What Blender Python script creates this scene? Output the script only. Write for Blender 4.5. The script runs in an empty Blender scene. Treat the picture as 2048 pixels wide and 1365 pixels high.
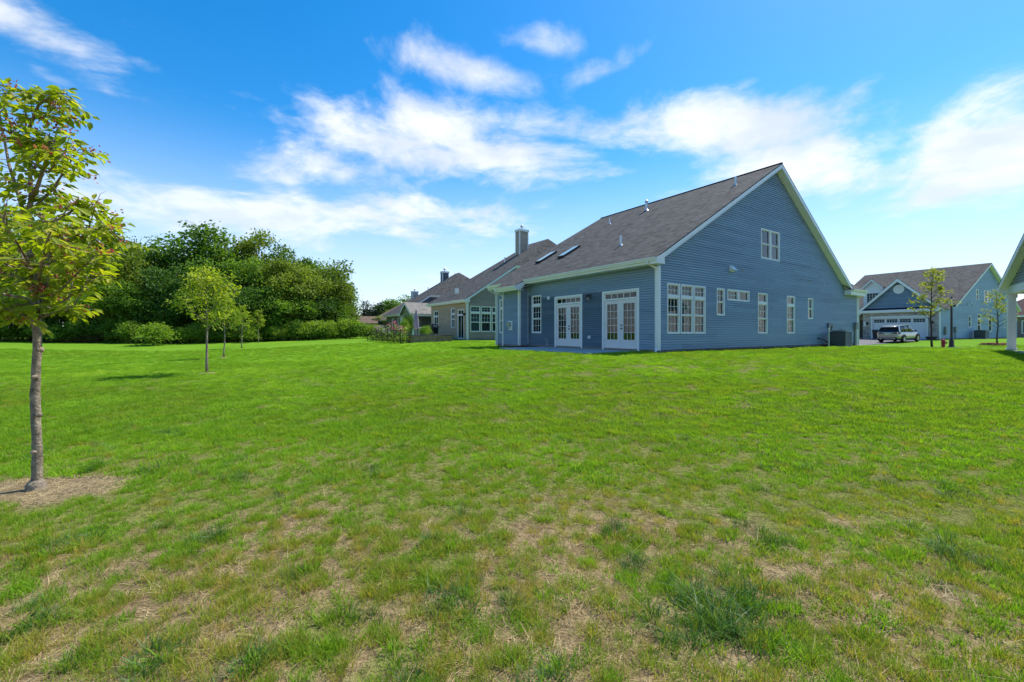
import bpy, bmesh, math, random
import numpy as np
from mathutils import Vector, Matrix

SC = bpy.context.scene
COL = SC.collection
R = math.radians

# ------------------------------------------------------------------ camera
F_PX, CX, CY, EYE = 850.0, 1024.0, 665.0, 1.5      # focal length, principal x, horizon row (photo pixels), eye height
cam_d = bpy.data.cameras.new('camera')
cam_d.lens = 36.0 * F_PX / 2048.0
cam_d.sensor_width = 36.0
cam_d.shift_y = -(682.5 - CY) / 2048.0
cam_d.clip_start = 0.05
cam_d.clip_end = 6000
cam = bpy.data.objects.new('camera', cam_d)
cam.location = (0, 0, EYE)
cam.rotation_euler = (R(90), 0, 0)
COL.objects.link(cam)
SC.camera = cam

# house axes: U runs away along the gable wall, V runs away along the back wall
TH = math.atan(569 / 850)
U2 = np.array([math.cos(TH), math.sin(TH)])
V2 = np.array([-math.sin(TH), math.cos(TH)])
CORNER = np.array([(1316 - CX) / F_PX * 16.6, 16.6])

# ------------------------------------------------------------------ sun
SUN_AZ = TH + R(1)                  # math angle (from +X towards +Y) of the direction TO the sun
SUN_EL = R(57)
sun_vec = Vector((math.cos(SUN_EL) * math.cos(SUN_AZ), math.cos(SUN_EL) * math.sin(SUN_AZ), math.sin(SUN_EL)))
sd = bpy.data.lights.new('sun', 'SUN')
sd.energy = 4.7
sd.angle = R(0.53)
sd.color = (1.0, 0.95, 0.87)
so = bpy.data.objects.new('sun', sd)
so.rotation_euler = sun_vec.to_track_quat('Z', 'Y').to_euler()
so.location = (30, 30, 60)
COL.objects.link(so)

# ------------------------------------------------------------------ world: Nishita sky with a layer of clouds
W = bpy.data.worlds.new('World')
SC.world = W
W.use_nodes = True
nt = W.node_tree
nt.nodes.clear()


class NB:
    """tiny node-tree helper"""
    def __init__(s, t): s.t = t

    def n(s, kind, **kw):
        q = s.t.nodes.new(kind)
        for k, v in kw.items(): setattr(q, k, v)
        return q

    def put(s, sock, v):
        if hasattr(v, 'default_value') or hasattr(v, 'links'): s.t.links.new(v, sock)
        else: sock.default_value = v

    def m(s, op, a, b=0.0, c=None, clamp=False):
        q = s.n('ShaderNodeMath', operation=op, use_clamp=clamp)
        s.put(q.inputs[0], a); s.put(q.inputs[1], b)
        if c is not None: s.put(q.inputs[2], c)
        return q.outputs[0]

    def ramp(s, v, stops, interp='LINEAR'):
        q = s.n('ShaderNodeValToRGB'); e = q.color_ramp; e.interpolation = interp
        while len(e.elements) < len(stops): e.elements.new(0.5)
        for el, (p, c) in zip(e.elements, stops):
            el.position = p; el.color = (*c, 1) if len(c) == 3 else c
        s.put(q.inputs[0], v)
        return q.outputs[0]

    def mix(s, f, a, b, kind='MIX'):
        q = s.n('ShaderNodeMix', data_type='RGBA', blend_type=kind)
        s.put(q.inputs[0], f); s.put(q.inputs[6], a); s.put(q.inputs[7], b)
        return q.outputs[2]

    def smooth(s, v, lo, hi):
        q = s.n('ShaderNodeMapRange', interpolation_type='SMOOTHSTEP')
        s.put(q.inputs[0], v); s.put(q.inputs[1], lo); s.put(q.inputs[2], hi)
        return q.outputs[0]

    def noise(s, vec, scale, detail=4, rough=0.55, dist=0.0):
        q = s.n('ShaderNodeTexNoise')
        if vec is not None: s.put(q.inputs['Vector'], vec)
        q.inputs['Scale'].default_value = scale; q.inputs['Detail'].default_value = detail
        q.inputs['Roughness'].default_value = rough; q.inputs['Distortion'].default_value = dist
        return q.outputs['Fac']


b = NB(nt)
sky = b.n('ShaderNodeTexSky', sky_type='NISHITA')
sky.sun_disc = False
sky.sun_elevation = SUN_EL
sky.sun_rotation = R(90) - SUN_AZ
sky.altitude = 0
sky.air_density = 1.0
sky.dust_density = 0.3
sky.ozone_density = 3.0
hs = b.n('ShaderNodeHueSaturation')
hs.inputs['Saturation'].default_value = 1.42
hs.inputs['Hue'].default_value = 0.497
hs.inputs['Value'].default_value = 1.12
b.put(hs.inputs['Color'], sky.outputs[0])
tc = b.n('ShaderNodeTexCoord')
sep = b.n('ShaderNodeSeparateXYZ'); b.put(sep.inputs[0], tc.outputs['Generated'])
dx, dy, dz = sep.outputs
zz = b.m('ADD', b.m('MAXIMUM', dz, 0.0), 0.16)
comb = b.n('ShaderNodeCombineXYZ')
b.put(comb.inputs[0], b.m('DIVIDE', dx, zz)); b.put(comb.inputs[1], b.m('DIVIDE', dy, zz))
plane = comb.outputs[0]
az = b.m('ARCTAN2', dx, dy)
el = b.m('ARCSINE', dz)


def sky_dir(px, py):
    x, z = (px - CX) / F_PX, (CY - py) / F_PX
    return math.atan2(x, 1), math.atan2(z, math.hypot(x, 1))


# cloud banks: centre (photo pixel -> azimuth / elevation), half width, half height, tilt, weight
banks = [(880, 285, 340, 85, -4, 1.08), (650, 330, 200, 52, 0, .65), (1190, 255, 190, 62, -6, .74), (930, 140, 200, 45, -8, .72), (1100, 85, 110, 40, -10, .62), (1215, 130, 120, 40, 15, .66),
         (1410, 255, 340, 82, -10, 1.05), (1600, 325, 310, 68, -8, .98), (1930, 318, 300, 105, 8, 1.25), (380, 425, 300, 66, 0, .98),
         (780, 432, 360, 48, 0, .82), (60, 55, 200, 60, -5, .85), (1490, 170, 65, 22, 10, .5), (560, 345, 130, 40, 0, .55), (280, 40, 70, 45, 30, .45), (290, 130, 60, 25, 0, .35), (90, 150, 70, 25, -25, .45),
         (1690, 470, 60, 26, 0, .30), (1000, 560, 500, 40, 0, .40), (330, 520, 400, 40, 0, .35)]
bias = None
for px, py, wx, wy, tilt, wt in banks:
    a0, e0 = sky_dir(px, py)
    a1, _ = sky_dir(px + wx, py); _, e1 = sky_dir(px, py - wy)
    wa, we = abs(a1 - a0), abs(e1 - e0)
    da, de = b.m('SUBTRACT', az, a0), b.m('SUBTRACT', el, e0)
    t = R(tilt)
    p = b.m('ADD', b.m('MULTIPLY', da, math.cos(t)), b.m('MULTIPLY', de, math.sin(t)))
    q = b.m('SUBTRACT', b.m('MULTIPLY', de, math.cos(t)), b.m('MULTIPLY', da, math.sin(t)))
    p, q = b.m('DIVIDE', p, wa), b.m('DIVIDE', q, we)
    r2 = b.m('ADD', b.m('MULTIPLY', p, p), b.m('MULTIPLY', q, q))
    g = b.m('MULTIPLY', b.m('EXPONENT', b.m('MULTIPLY', r2, -1.1)), wt)
    bias = g if bias is None else b.m('MAXIMUM', bias, g)
infront = b.smooth(dy, 0.02, 0.25)
nz = b.noise(plane, 1.5, 11, 0.60, 0.6)
nz2 = b.noise(plane, 5.5, 8, 0.62, 0.4)
fb = b.m('ADD', b.m('MULTIPLY', nz, 0.72), b.m('MULTIPLY', nz2, 0.28))
fb0 = b.m('SUBTRACT', fb, 0.5)
placed = b.m('ADD', b.m('MULTIPLY', bias, 0.68), b.m('MULTIPLY', fb0, 2.45))
mask_a = b.m('MULTIPLY', b.smooth(placed, 0.14, 0.72), infront)
loose = b.m('MULTIPLY', b.smooth(fb, 0.52, 0.72), b.m('SUBTRACT', 1.0, infront))
mask = b.m('MAXIMUM', mask_a, loose)
mask = b.m('MULTIPLY', mask, 0.93)
lum = b.n('ShaderNodeRGBToBW')
soft = b.noise(plane, 2.6, 5, 0.55)
cl_col = b.mix(b.smooth(soft, 0.35, 0.65), (4.1, 4.5, 5.1, 1), (5.75, 5.85, 5.95, 1))
withc = b.mix(mask, hs.outputs[0], cl_col)
hz = b.smooth(el, 0.44, 0.0)
withc = b.mix(b.m('MULTIPLY', hz, 0.74), withc, (4.5, 5.1, 6.0, 1))
bg = b.n('ShaderNodeBackground'); bg.inputs['Strength'].default_value = 0.14
b.put(bg.inputs[0], withc)
out = b.n('ShaderNodeOutputWorld'); nt.links.new(bg.outputs[0], out.inputs[0])

# ------------------------------------------------------------------ exposure
SC.render.engine = 'CYCLES'
SC.view_settings.view_transform = 'Standard'
SC.view_settings.look = 'None'
SC.view_settings.exposure = 0.5
SC.view_settings.gamma = 1.0
SC.view_settings.use_curve_mapping = False
SC.cycles.max_bounces = 6
SC.cycles.diffuse_bounces = 3
SC.cycles.glossy_bounces = 3
SC.cycles.transmission_bounces = 4
SC.cycles.transparent_max_bounces = 12
SC.cycles.use_denoising = True
SC.cycles.denoising_prefilter = 'ACCURATE'
SC.cycles.denoising_input_passes = 'RGB_ALBEDO_NORMAL'

# ================================================================== helpers
rng = np.random.default_rng(11)
random.seed(5)


def tag(o, label=None, cat=None, group=None, kind=None):
    if label: o['label'] = label
    if cat: o['category'] = cat
    if group: o['group'] = group
    if kind: o['kind'] = kind
    return o


def empty(name, loc, rz=0.0, label=None, cat=None, group=None, dz=0.0):
    o = bpy.data.objects.new(name, None)
    o.empty_display_size = 0.2
    o.location = loc; o.rotation_euler = (0, 0, rz)
    COL.objects.link(o)
    o['_dz'] = dz                     # parts are written in absolute heights; this lowers them onto the base
    return tag(o, label, cat, group)


def link(name, me, mat=None, parent=None):
    o = bpy.data.objects.new(name, me)
    if mat is not None and not me.materials: me.materials.append(mat)
    COL.objects.link(o)
    if parent is not None:
        o.parent = parent
        if parent.type == 'EMPTY' and '_dz' in parent: o.location = (0, 0, -parent['_dz'])
    return o


def np_mesh(name, V, Fc, attrs=None, smooth=False, uv=None):
    """mesh from a vertex array and an equal-sided face array"""
    V = np.ascontiguousarray(V, dtype=np.float32); Fc = np.ascontiguousarray(Fc, dtype=np.int32)
    me = bpy.data.meshes.new(name)
    me.vertices.add(len(V)); me.vertices.foreach_set('co', V.ravel())
    k = Fc.shape[1]
    me.loops.add(Fc.size); me.loops.foreach_set('vertex_index', Fc.ravel())
    me.polygons.add(len(Fc))
    me.polygons.foreach_set('loop_start', np.arange(0, Fc.size, k, dtype=np.int32))
    me.polygons.foreach_set('use_smooth', np.full(len(Fc), smooth))
    for an, arr in (attrs or {}).items():
        at = me.attributes.new(an, 'FLOAT', 'POINT'); at.data.foreach_set('value', np.ascontiguousarray(arr, dtype=np.float32))
    me.update(calc_edges=True)
    return me


class MB:
    """collects simple shapes and builds ONE mesh object"""
    def __init__(s): s.v = []; s.f = []; s.uv = {}

    def poly(s, pts, uv=None):
        i = len(s.v); s.v += [tuple(p) for p in pts]
        if uv: s.uv[len(s.f)] = uv
        s.f.append(list(range(i, i + len(pts))))
        return s

    def box(s, lo, hi):
        (x0, y0, z0), (x1, y1, z1) = lo, hi
        x0, x1 = min(x0, x1), max(x0, x1); y0, y1 = min(y0, y1), max(y0, y1); z0, z1 = min(z0, z1), max(z0, z1)
        i = len(s.v)
        s.v += [(x0, y0, z0), (x1, y0, z0), (x1, y1, z0), (x0, y1, z0), (x0, y0, z1), (x1, y0, z1), (x1, y1, z1), (x0, y1, z1)]
        s.f += [[i + a for a in q] for q in ((0, 3, 2, 1), (4, 5, 6, 7), (0, 1, 5, 4), (1, 2, 6, 5), (2, 3, 7, 6), (3, 0, 4, 7))]
        return s

    def beam(s, p, q, w, h, up=(0, 0, 1)):
        """bar from p to q, w wide across, h deep along up"""
        p, q, up = Vector(p), Vector(q), Vector(up)
        d = (q - p).normalized(); side = d.cross(up).normalized(); n = side.cross(d).normalized()
        i = len(s.v)
        for c in (p, q):
            for a, e in ((-1, -1), (1, -1), (1, 1), (-1, 1)): s.v.append(tuple(c + side * a * w / 2 + n * e * h / 2))
        s.f += [[i + a for a in g] for g in ((0, 1, 2, 3), (7, 6, 5, 4), (0, 4, 5, 1), (1, 5, 6, 2), (2, 6, 7, 3), (3, 7, 4, 0))]
        return s

    def tube(s, pts, rad, n=8, cap=True):
        pts = [Vector(p) for p in pts]
        if not hasattr(rad, '__len__'): rad = [rad] * len(pts)
        i = len(s.v); ref = None
        for k, p in enumerate(pts):
            d = (pts[min(k + 1, len(pts) - 1)] - pts[max(k - 1, 0)]).normalized()
            if ref is None: ref = Vector((1, 0, 0)) if abs(d.x) < .8 else Vector((0, 1, 0))
            a = (ref - d * ref.dot(d)).normalized(); c = d.cross(a); ref = a
            for j in range(n):
                t = 2 * math.pi * j / n
                s.v.append(tuple(p + (a * math.cos(t) + c * math.sin(t)) * rad[k]))
        for k in range(len(pts) - 1):
            for j in range(n):
                A, B_ = i + k * n + j, i + k * n + (j + 1) % n
                s.f.append([A, B_, B_ + n, A + n])
        if cap:
            s.f.append([i + j for j in range(n)][::-1]); s.f.append([i + (len(pts) - 1) * n + j for j in range(n)])
        return s

    def lathe(s, prof, c=(0, 0, 0), n=16):
        return s.tube([(c[0], c[1], c[2] + z) for _, z in prof], [r for r, _ in prof], n)

    def rings(s, rs, close=True, cap=True):
        i = len(s.v); n = len(rs[0])
        for r_ in rs: s.v += [tuple(p) for p in r_]
        for k in range(len(rs) - 1):
            for j in range(n if close else n - 1):
                A, B_ = i + k * n + j, i + k * n + (j + 1) % n
                s.f.append([A, B_, B_ + n, A + n])
        if cap: s.f.append([i + j for j in range(n)][::-1]); s.f.append([i + (len(rs) - 1) * n + j for j in range(n)])
        return s

    def prism(s, pts, off):
        """polygon pushed along a vector"""
        n = len(pts); i = len(s.v); o = Vector(off)
        s.v += [tuple(p) for p in pts] + [tuple(Vector(p) + o) for p in pts]
        s.f.append(list(range(i, i + n))); s.f.append([i + n + k for k in range(n)][::-1])
        for k in range(n): s.f.append([i + k, i + (k + 1) % n, i + n + (k + 1) % n, i + n + k])
        return s

    def mesh(s, name, smooth=False, fixn=True):
        me = bpy.data.meshes.new(name)
        me.from_pydata(s.v, [], s.f)
        if s.uv:
            l = me.uv_layers.new(name='UVMap')
            for fi, uvs in s.uv.items():
                for li, q in zip(me.polygons[fi].loop_indices, uvs): l.data[li].uv = q
        if fixn:
            bm = bmesh.new(); bm.from_mesh(me); bmesh.ops.recalc_face_normals(bm, faces=bm.faces); bm.to_mesh(me); bm.free()
        if smooth:
            for p in me.polygons: p.use_smooth = True
        me.update()
        return me

    def build(s, name, mat, parent=None, smooth=False, fixn=True, bevel=0):
        o = link(name, s.mesh(name, smooth, fixn), mat, parent)
        if bevel:
            m = o.modifiers.new('bevel', 'BEVEL'); m.width = bevel; m.segments = 2; m.limit_method = 'ANGLE'
        return o


# ------------------------------------------------------------------ materials
MATS = {}


def mat(name, col, rough=0.6, spec=0.4, metal=0.0, var=0.0, vscale=3.0, bump=0.0, bscale=40.0, coat=0.0):
    if name in MATS: return MATS[name]
    m = bpy.data.materials.new(name); m.use_nodes = True; MATS[name] = m
    t = m.node_tree; q = NB(t); p = t.nodes['Principled BSDF']
    p.inputs['Roughness'].default_value = rough; p.inputs['Specular IOR Level'].default_value = spec; p.inputs['Metallic'].default_value = metal
    if coat: p.inputs['Coat Weight'].default_value = coat; p.inputs['Coat Roughness'].default_value = 0.05
    c = (*col, 1)
    if var or bump: tcx = q.n('ShaderNodeTexCoord').outputs['Object']
    if var:
        f = q.noise(tcx, vscale, 5, 0.6)
        lo = tuple(x * (1 - var) for x in col); hi = tuple(min(1, x * (1 + var)) for x in col)
        q.put(p.inputs['Base Color'], q.ramp(f, [(0.3, lo), (0.7, hi)]))
    else: p.inputs['Base Color'].default_value = c
    if bump:
        bn = q.n('ShaderNodeBump'); bn.inputs['Strength'].default_value = bump; bn.inputs['Distance'].default_value = 0.02
        q.put(bn.inputs['Height'], q.noise(tcx, bscale, 4, 0.6)); t.links.new(bn.outputs[0], p.inputs['Normal'])
    return m


def siding_mat(name, col):
    if name in MATS: return MATS[name]
    m = bpy.data.materials.new(name); m.use_nodes = True; MATS[name] = m
    t = m.node_tree; q = NB(t); p = t.nodes['Principled BSDF']
    tcx = q.n('ShaderNodeTexCoord').outputs['Object']
    mp = q.n('ShaderNodeMapping'); mp.inputs['Scale'].default_value = (1.2, 1.2, 14); q.put(mp.inputs[0], tcx)
    f1 = q.noise(mp.outputs[0], 1.5, 6, 0.65); f2 = q.noise(tcx, 0.35, 3, 0.5)
    sx = q.n('ShaderNodeSeparateXYZ'); q.put(sx.inputs[0], tcx)
    row = q.m('FLOOR', q.m('DIVIDE', q.m('SUBTRACT', sx.outputs[2], .81), .2032))
    h1 = q.n('ShaderNodeTexWhiteNoise', noise_dimensions='1D'); q.put(h1.inputs['W'], row)
    cell = q.m('FLOOR', q.m('ADD', q.m('DIVIDE', q.m('ADD', sx.outputs[0], sx.outputs[1]), 3.66), h1.outputs[0]))
    h2 = q.n('ShaderNodeTexWhiteNoise', noise_dimensions='2D'); cv = q.n('ShaderNodeCombineXYZ'); q.put(cv.inputs[0], row); q.put(cv.inputs[1], cell); q.put(h2.inputs['Vector'], cv.outputs[0])
    f = q.m('ADD', q.m('MULTIPLY', f1, 0.42), q.m('ADD', q.m('MULTIPLY', f2, 0.33), q.m('MULTIPLY', h2.outputs[0], 0.25)))
    q.put(p.inputs['Base Color'], q.ramp(f, [(0.3, tuple(x * .84 for x in col)), (0.7, tuple(x * 1.16 for x in col))]))
    p.inputs['Roughness'].default_value = 0.55; p.inputs['Specular IOR Level'].default_value = 0.35
    return m


def shingle_mat(name, dark, light, tw=0.33, th=0.145):
    if name in MATS: return MATS[name]
    m = bpy.data.materials.new(name); m.use_nodes = True; MATS[name] = m
    t = m.node_tree; q = NB(t); p = t.nodes['Principled BSDF']
    uv = q.n('ShaderNodeUVMap').outputs[0]
    br = q.n('ShaderNodeTexBrick'); br.offset = 0.37; br.offset_frequency = 2; br.squash = 0.7; br.squash_frequency = 3
    q.put(br.inputs['Vector'], uv)
    br.inputs['Color1'].default_value = (0, 0, 0, 1); br.inputs['Color2'].default_value = (1, 1, 1, 1); br.inputs['Mortar'].default_value = (0.25, 0.25, 0.25, 1)
    br.inputs['Scale'].default_value = 1; br.inputs['Mortar Size'].default_value = 0.005; br.inputs['Mortar Smooth'].default_value = 0.2
    br.inputs['Brick Width'].default_value = tw; br.inputs['Row Height'].default_value = th; br.inputs['Bias'].default_value = 0
    mid = tuple((a + c) / 2 for a, c in zip(dark, light))
    base = q.ramp(br.outputs['Color'], [(0.0, dark), (0.45, mid), (1.0, light)])
    n1 = q.noise(uv, 2.2, 5, 0.65); n2 = q.noise(uv, 60, 3, 0.7)
    base = q.mix(q.m('MULTIPLY', q.smooth(n1, 0.35, 0.7), 0.5), base, (*[x * 1.18 for x in light], 1))
    base = q.mix(q.m('MULTIPLY', n2, 0.5), base, (*[x * .7 for x in dark], 1))
    q.put(p.inputs['Base Color'], base)
    p.inputs['Roughness'].default_value = 0.95; p.inputs['Specular IOR Level'].default_value = 0.15
    sepv = q.n('ShaderNodeSeparateXYZ'); q.put(sepv.inputs[0], uv)
    row = q.m('FRACT', q.m('DIVIDE', sepv.outputs[1], th))
    h = q.m('ADD', q.m('SUBTRACT', 1.0, row), q.m('ADD', q.m('MULTIPLY', br.outputs['Color'], 0.6), q.m('MULTIPLY', n2, 0.5)))
    bn = q.n('ShaderNodeBump'); bn.inputs['Strength'].default_value = 0.9; bn.inputs['Distance'].default_value = 0.025
    q.put(bn.inputs['Height'], h); t.links.new(bn.outputs[0], p.inputs['Normal'])
    return m


def glass_mat(name='window_glass', tint=(0.9, 0.95, 0.95), ior=1.6):
    if name in MATS: return MATS[name]
    m = bpy.data.materials.new(name); m.use_nodes = True; MATS[name] = m
    t = m.node_tree; t.nodes.clear(); q = NB(t)
    tr = q.n('ShaderNodeBsdfTransparent'); tr.inputs[0].default_value = (*tint, 1)
    gl = q.n('ShaderNodeBsdfGlossy'); gl.inputs['Roughness'].default_value = 0.02
    fr = q.n('ShaderNodeFresnel'); fr.inputs['IOR'].default_value = ior
    nb = q.n('ShaderNodeBump'); nb.inputs['Strength'].default_value = 0.03; nb.inputs['Distance'].default_value = 0.05
    q.put(nb.inputs['Height'], q.noise(q.n('ShaderNodeTexCoord').outputs['Object'], 1.7, 2, 0.5))
    t.links.new(nb.outputs[0], gl.inputs['Normal'])
    mx = q.n('ShaderNodeMixShader'); q.put(mx.inputs[0], q.m('MULTIPLY', fr.outputs[0], 1.15, clamp=True))
    t.links.new(tr.outputs[0], mx.inputs[1]); t.links.new(gl.outputs[0], mx.inputs[2])
    o = q.n('ShaderNodeOutputMaterial'); t.links.new(mx.outputs[0], o.inputs[0])
    return m


def leaf_mat(name, stops, trans=0.4, gloss=0.25, use_rand=True, attr='tint', inst=False, tcol=(1.15, 1.25, 0.45)):
    """foliage: colour from a per-leaf value, light let through from behind"""
    if name in MATS: return MATS[name]
    m = bpy.data.materials.new(name); m.use_nodes = True; MATS[name] = m
    t = m.node_tree; q = NB(t); p = t.nodes['Principled BSDF']
    a = q.n('ShaderNodeAttribute', attribute_name=attr)
    v = a.outputs['Fac']
    if inst:
        ai = q.n('ShaderNodeAttribute', attribute_name='itint', attribute_type='INSTANCER')
        v = q.m('ADD', q.m('MULTIPLY', v, 0.3), q.m('MULTIPLY', ai.outputs['Fac'], 0.85))
    elif use_rand:
        oi = q.n('ShaderNodeObjectInfo').outputs['Random']
        v = q.m('ADD', q.m('MULTIPLY', v, 0.55), q.m('MULTIPLY', oi, 0.45))
    c = q.ramp(v, stops)
    q.put(p.inputs['Base Color'], c)
    p.inputs['Roughness'].default_value = 0.55; p.inputs['Specular IOR Level'].default_value = gloss
    tl = q.n('ShaderNodeBsdfTranslucent'); q.put(tl.inputs[0], q.mix(1.0, c, (*tcol, 1), 'MULTIPLY'))
    mx = q.n('ShaderNodeMixShader'); mx.inputs[0].default_value = trans
    t.links.new(p.outputs[0], mx.inputs[1]); t.links.new(tl.outputs[0], mx.inputs[2])
    t.links.new(mx.outputs[0], t.nodes['Material Output'].inputs[0])
    return m


WHITE = mat('white_trim', (0.74, 0.75, 0.74), 0.45, 0.4, var=0.04, vscale=1.5)
CREAM = mat('painted_gutter', (0.72, 0.73, 0.69), 0.4, 0.4, var=0.05, vscale=1.2)
DOORW = mat('door_paint', (0.70, 0.66, 0.64), 0.45, 0.4, var=0.03)
BLUE = siding_mat('blue_vinyl', (0.218, 0.298, 0.376))
BLUE2 = siding_mat('pale_blue_vinyl', (0.25, 0.35, 0.45))
BEIGE = siding_mat('beige_vinyl', (0.46, 0.35, 0.22))
SLATE = siding_mat('slate_vinyl', (0.10, 0.105, 0.125))
OLIVE = siding_mat('olive_vinyl', (0.22, 0.21, 0.14))
GREYS = siding_mat('grey_vinyl', (0.28, 0.30, 0.30))
SHING = shingle_mat('charcoal_shingle', (0.028, 0.029, 0.029), (0.112, 0.111, 0.107))
SHINGB = shingle_mat('brown_shingle', (0.10, 0.075, 0.055), (0.21, 0.16, 0.12))
SHINGL = shingle_mat('weathered_shingle', (0.16, 0.15, 0.13), (0.30, 0.28, 0.24))
SHINGR = shingle_mat('rosy_shingle', (0.17, 0.10, 0.085), (0.26, 0.16, 0.13))
CONC = mat('concrete', (0.42, 0.41, 0.38), 0.9, 0.2, var=0.16, vscale=2.5, bump=0.25, bscale=60)
FOUND = mat('foundation', (0.22, 0.20, 0.18), 0.95, 0.2, var=0.3, vscale=4, bump=0.5, bscale=25)
ASPH = mat('asphalt', (0.07, 0.068, 0.07), 0.9, 0.25, var=0.25, vscale=2, bump=0.4, bscale=120)
DRIVE = mat('driveway_asphalt', (0.15, 0.14, 0.14), 0.9, 0.25, var=0.2, vscale=1.2, bump=0.3, bscale=90)
GALV = mat('galvanised_pipe', (0.55, 0.56, 0.57), 0.35, 0.5, 0.7)
BLACKM = mat('black_metal', (0.012, 0.012, 0.014), 0.4, 0.5)
DARKU = mat('ac_cabinet', (0.045, 0.05, 0.055), 0.5, 0.4, var=0.1)
LOUV = mat('ac_louvre', (0.12, 0.13, 0.135), 0.45, 0.4)
GREYB = mat('utility_grey', (0.18, 0.19, 0.20), 0.5, 0.4)
GLASS = glass_mat()
ROOM = mat('painted_room_shade', (0.05, 0.048, 0.045), 0.9, 0.1)  # dark colour stands in for the shade inside the rooms
CURT = mat('pale_curtain', (0.26, 0.29, 0.27), 0.9, 0.1, var=0.2, vscale=6)
CURTR = mat('rose_curtain', (0.22, 0.16, 0.15), 0.9, 0.1, var=0.3, vscale=8)
BLIND = mat('white_blind', (0.78, 0.79, 0.77), 0.6, 0.3)
MULCH = mat('bark_mulch', (0.045, 0.028, 0.018), 0.95, 0.1, var=0.5, vscale=20, bump=1.0, bscale=30)
BARK = mat('smooth_bark', (0.27, 0.215, 0.155), 0.9, 0.15, var=0.55, vscale=14, bump=1.0, bscale=45)
BARKD = mat('dark_bark', (0.075, 0.06, 0.048), 0.95, 0.1, var=0.4, vscale=5, bump=0.6, bscale=12)
STONE = mat('stone_veneer', (0.30, 0.27, 0.25), 0.9, 0.2, var=0.35, vscale=5)

# ================================================================== the ground
_H = np.random.default_rng(3).random((256, 256))


def vnoise(x, y):
    xi, yi = np.floor(x).astype(int), np.floor(y).astype(int)
    fx, fy = x - xi, y - yi
    fx, fy = fx * fx * (3 - 2 * fx), fy * fy * (3 - 2 * fy)
    h = lambda a, c: _H[a % 256, c % 256]
    return (h(xi, yi) * (1 - fx) + h(xi + 1, yi) * fx) * (1 - fy) + (h(xi, yi + 1) * (1 - fx) + h(xi + 1, yi + 1) * fx) * fy


def fbm(x, y, oct=4, gain=0.5):
    x, y = np.asarray(x, float), np.asarray(y, float)
    s, a, t = 0.0, 1.0, 0.0
    for k in range(oct):
        s = s + a * vnoise(x * 2 ** k + 17.3 * k + 100, y * 2 ** k + 9.1 * k + 100); t += a; a *= gain
    return s / t


def sstep(v, lo, hi):
    t = np.clip((v - lo) / (hi - lo), 0, 1)
    return t * t * (3 - 2 * t)


def uvw(s, o): return CORNER + U2 * s + V2 * o


# measured ground heights (x, y, z), eye level at 1.5
ctrl = [(0, 0, 0), (-4.6, 4.1, 0), (4.5, 4, .02), (0, -6, 0), (-10, -4, 0), (10, -4, .05), (12, 5, .25), (0, 9, .12), (-10.8, 15.1, .04), (-5, 14, .15), (-16.8, 24.7, .02),
        (-23.4, 36.5, .13), (-26.9, 45, .39), (-31, 56, .58), (-60, 52, .72), (-48, 40, .45), (-25, 66, .85), (-95, 60, .8), (-45, 18, .1), (-30, 8, 0), (17.4, 20.5, .73), (20.5, 17.4, .74),
        (24, 12, .6), (14, 14, .66), (26, 24, .50), (32, 18, .45), (33, 32, .32), (25, 38, .30), (40, 26, .32), (37.5, 40.8, .47), (46, 45, .72), (41, 50, .68), (62, 52, .75), (56, 40, .6), (41, 36, .46), (48, 34, .42),
        (-6, 33, .74), (-9.5, 34, .72), (-14, 42, .80), (-4, 37.4, .80), (-10, 45, .82), (-20, 62, .88), (5, 45, .8), (15, 50, .7)]
for s, o, z in ((0, 0, .70), (-2.8, .2, .69), (-2.8, 5, .66), (-3, 9, .62), (0, 5, .70), (6.4, 0, .675), (6.4, -.8, .66), (13, 0, .65), (20.5, 0, .60), (20.5, -1, .58), (8, -5, .66), (12, 12, .62), (0, 12, .60), (-1, 10, .64), (10, 6, .66), (-2, 16, .58)):
    p = uvw(s, o); ctrl.append((p[0], p[1], z))
ctrl = np.array(ctrl, float)


def _tps(d2): return np.where(d2 > 0, d2 * np.log(np.maximum(d2, 1e-12)), 0)


_P = ctrl[:, :2] / 10.0
_K = _tps(((_P[:, None] - _P[None]) ** 2).sum(-1)) + np.eye(len(_P)) * 0.02
_A = np.zeros((len(_P) + 3,) * 2); _A[:-3, :-3] = _K; _A[:-3, -3] = 1; _A[:-3, -2:] = _P; _A[-3, :-3] = 1; _A[-2:, :-3] = _P.T
_Wt = np.linalg.solve(_A, np.r_[ctrl[:, 2], 0, 0, 0])


def ground_z(x, y, detail=True):
    x, y = np.atleast_1d(np.asarray(x, float)), np.atleast_1d(np.asarray(y, float))
    out = np.empty(x.shape).ravel(); xf, yf = x.ravel(), y.ravel()
    for i in range(0, len(xf), 20000):
        q = np.c_[xf[i:i + 20000], yf[i:i + 20000]] / 10.0
        out[i:i + 20000] = _tps(((q[:, None] - _P[None]) ** 2).sum(-1)) @ _Wt[:-3] + _Wt[-3] + q @ _Wt[-2:]
    out = out.reshape(x.shape)
    d = np.hypot(x + 5, y - 28)
    k = sstep(d, 42, 78)
    out = out * (1 - k) + 0.72 * k
    out = np.clip(out, -0.3, 0.95)
    if detail:
        near = 1 - sstep(np.hypot(x, y), 6, 16)
        out = out + near * (fbm(x * 1.7, y * 1.7, 3) - .5) * 0.05
    return out


def gz(x, y): return float(ground_z(x, y)[0])


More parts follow.
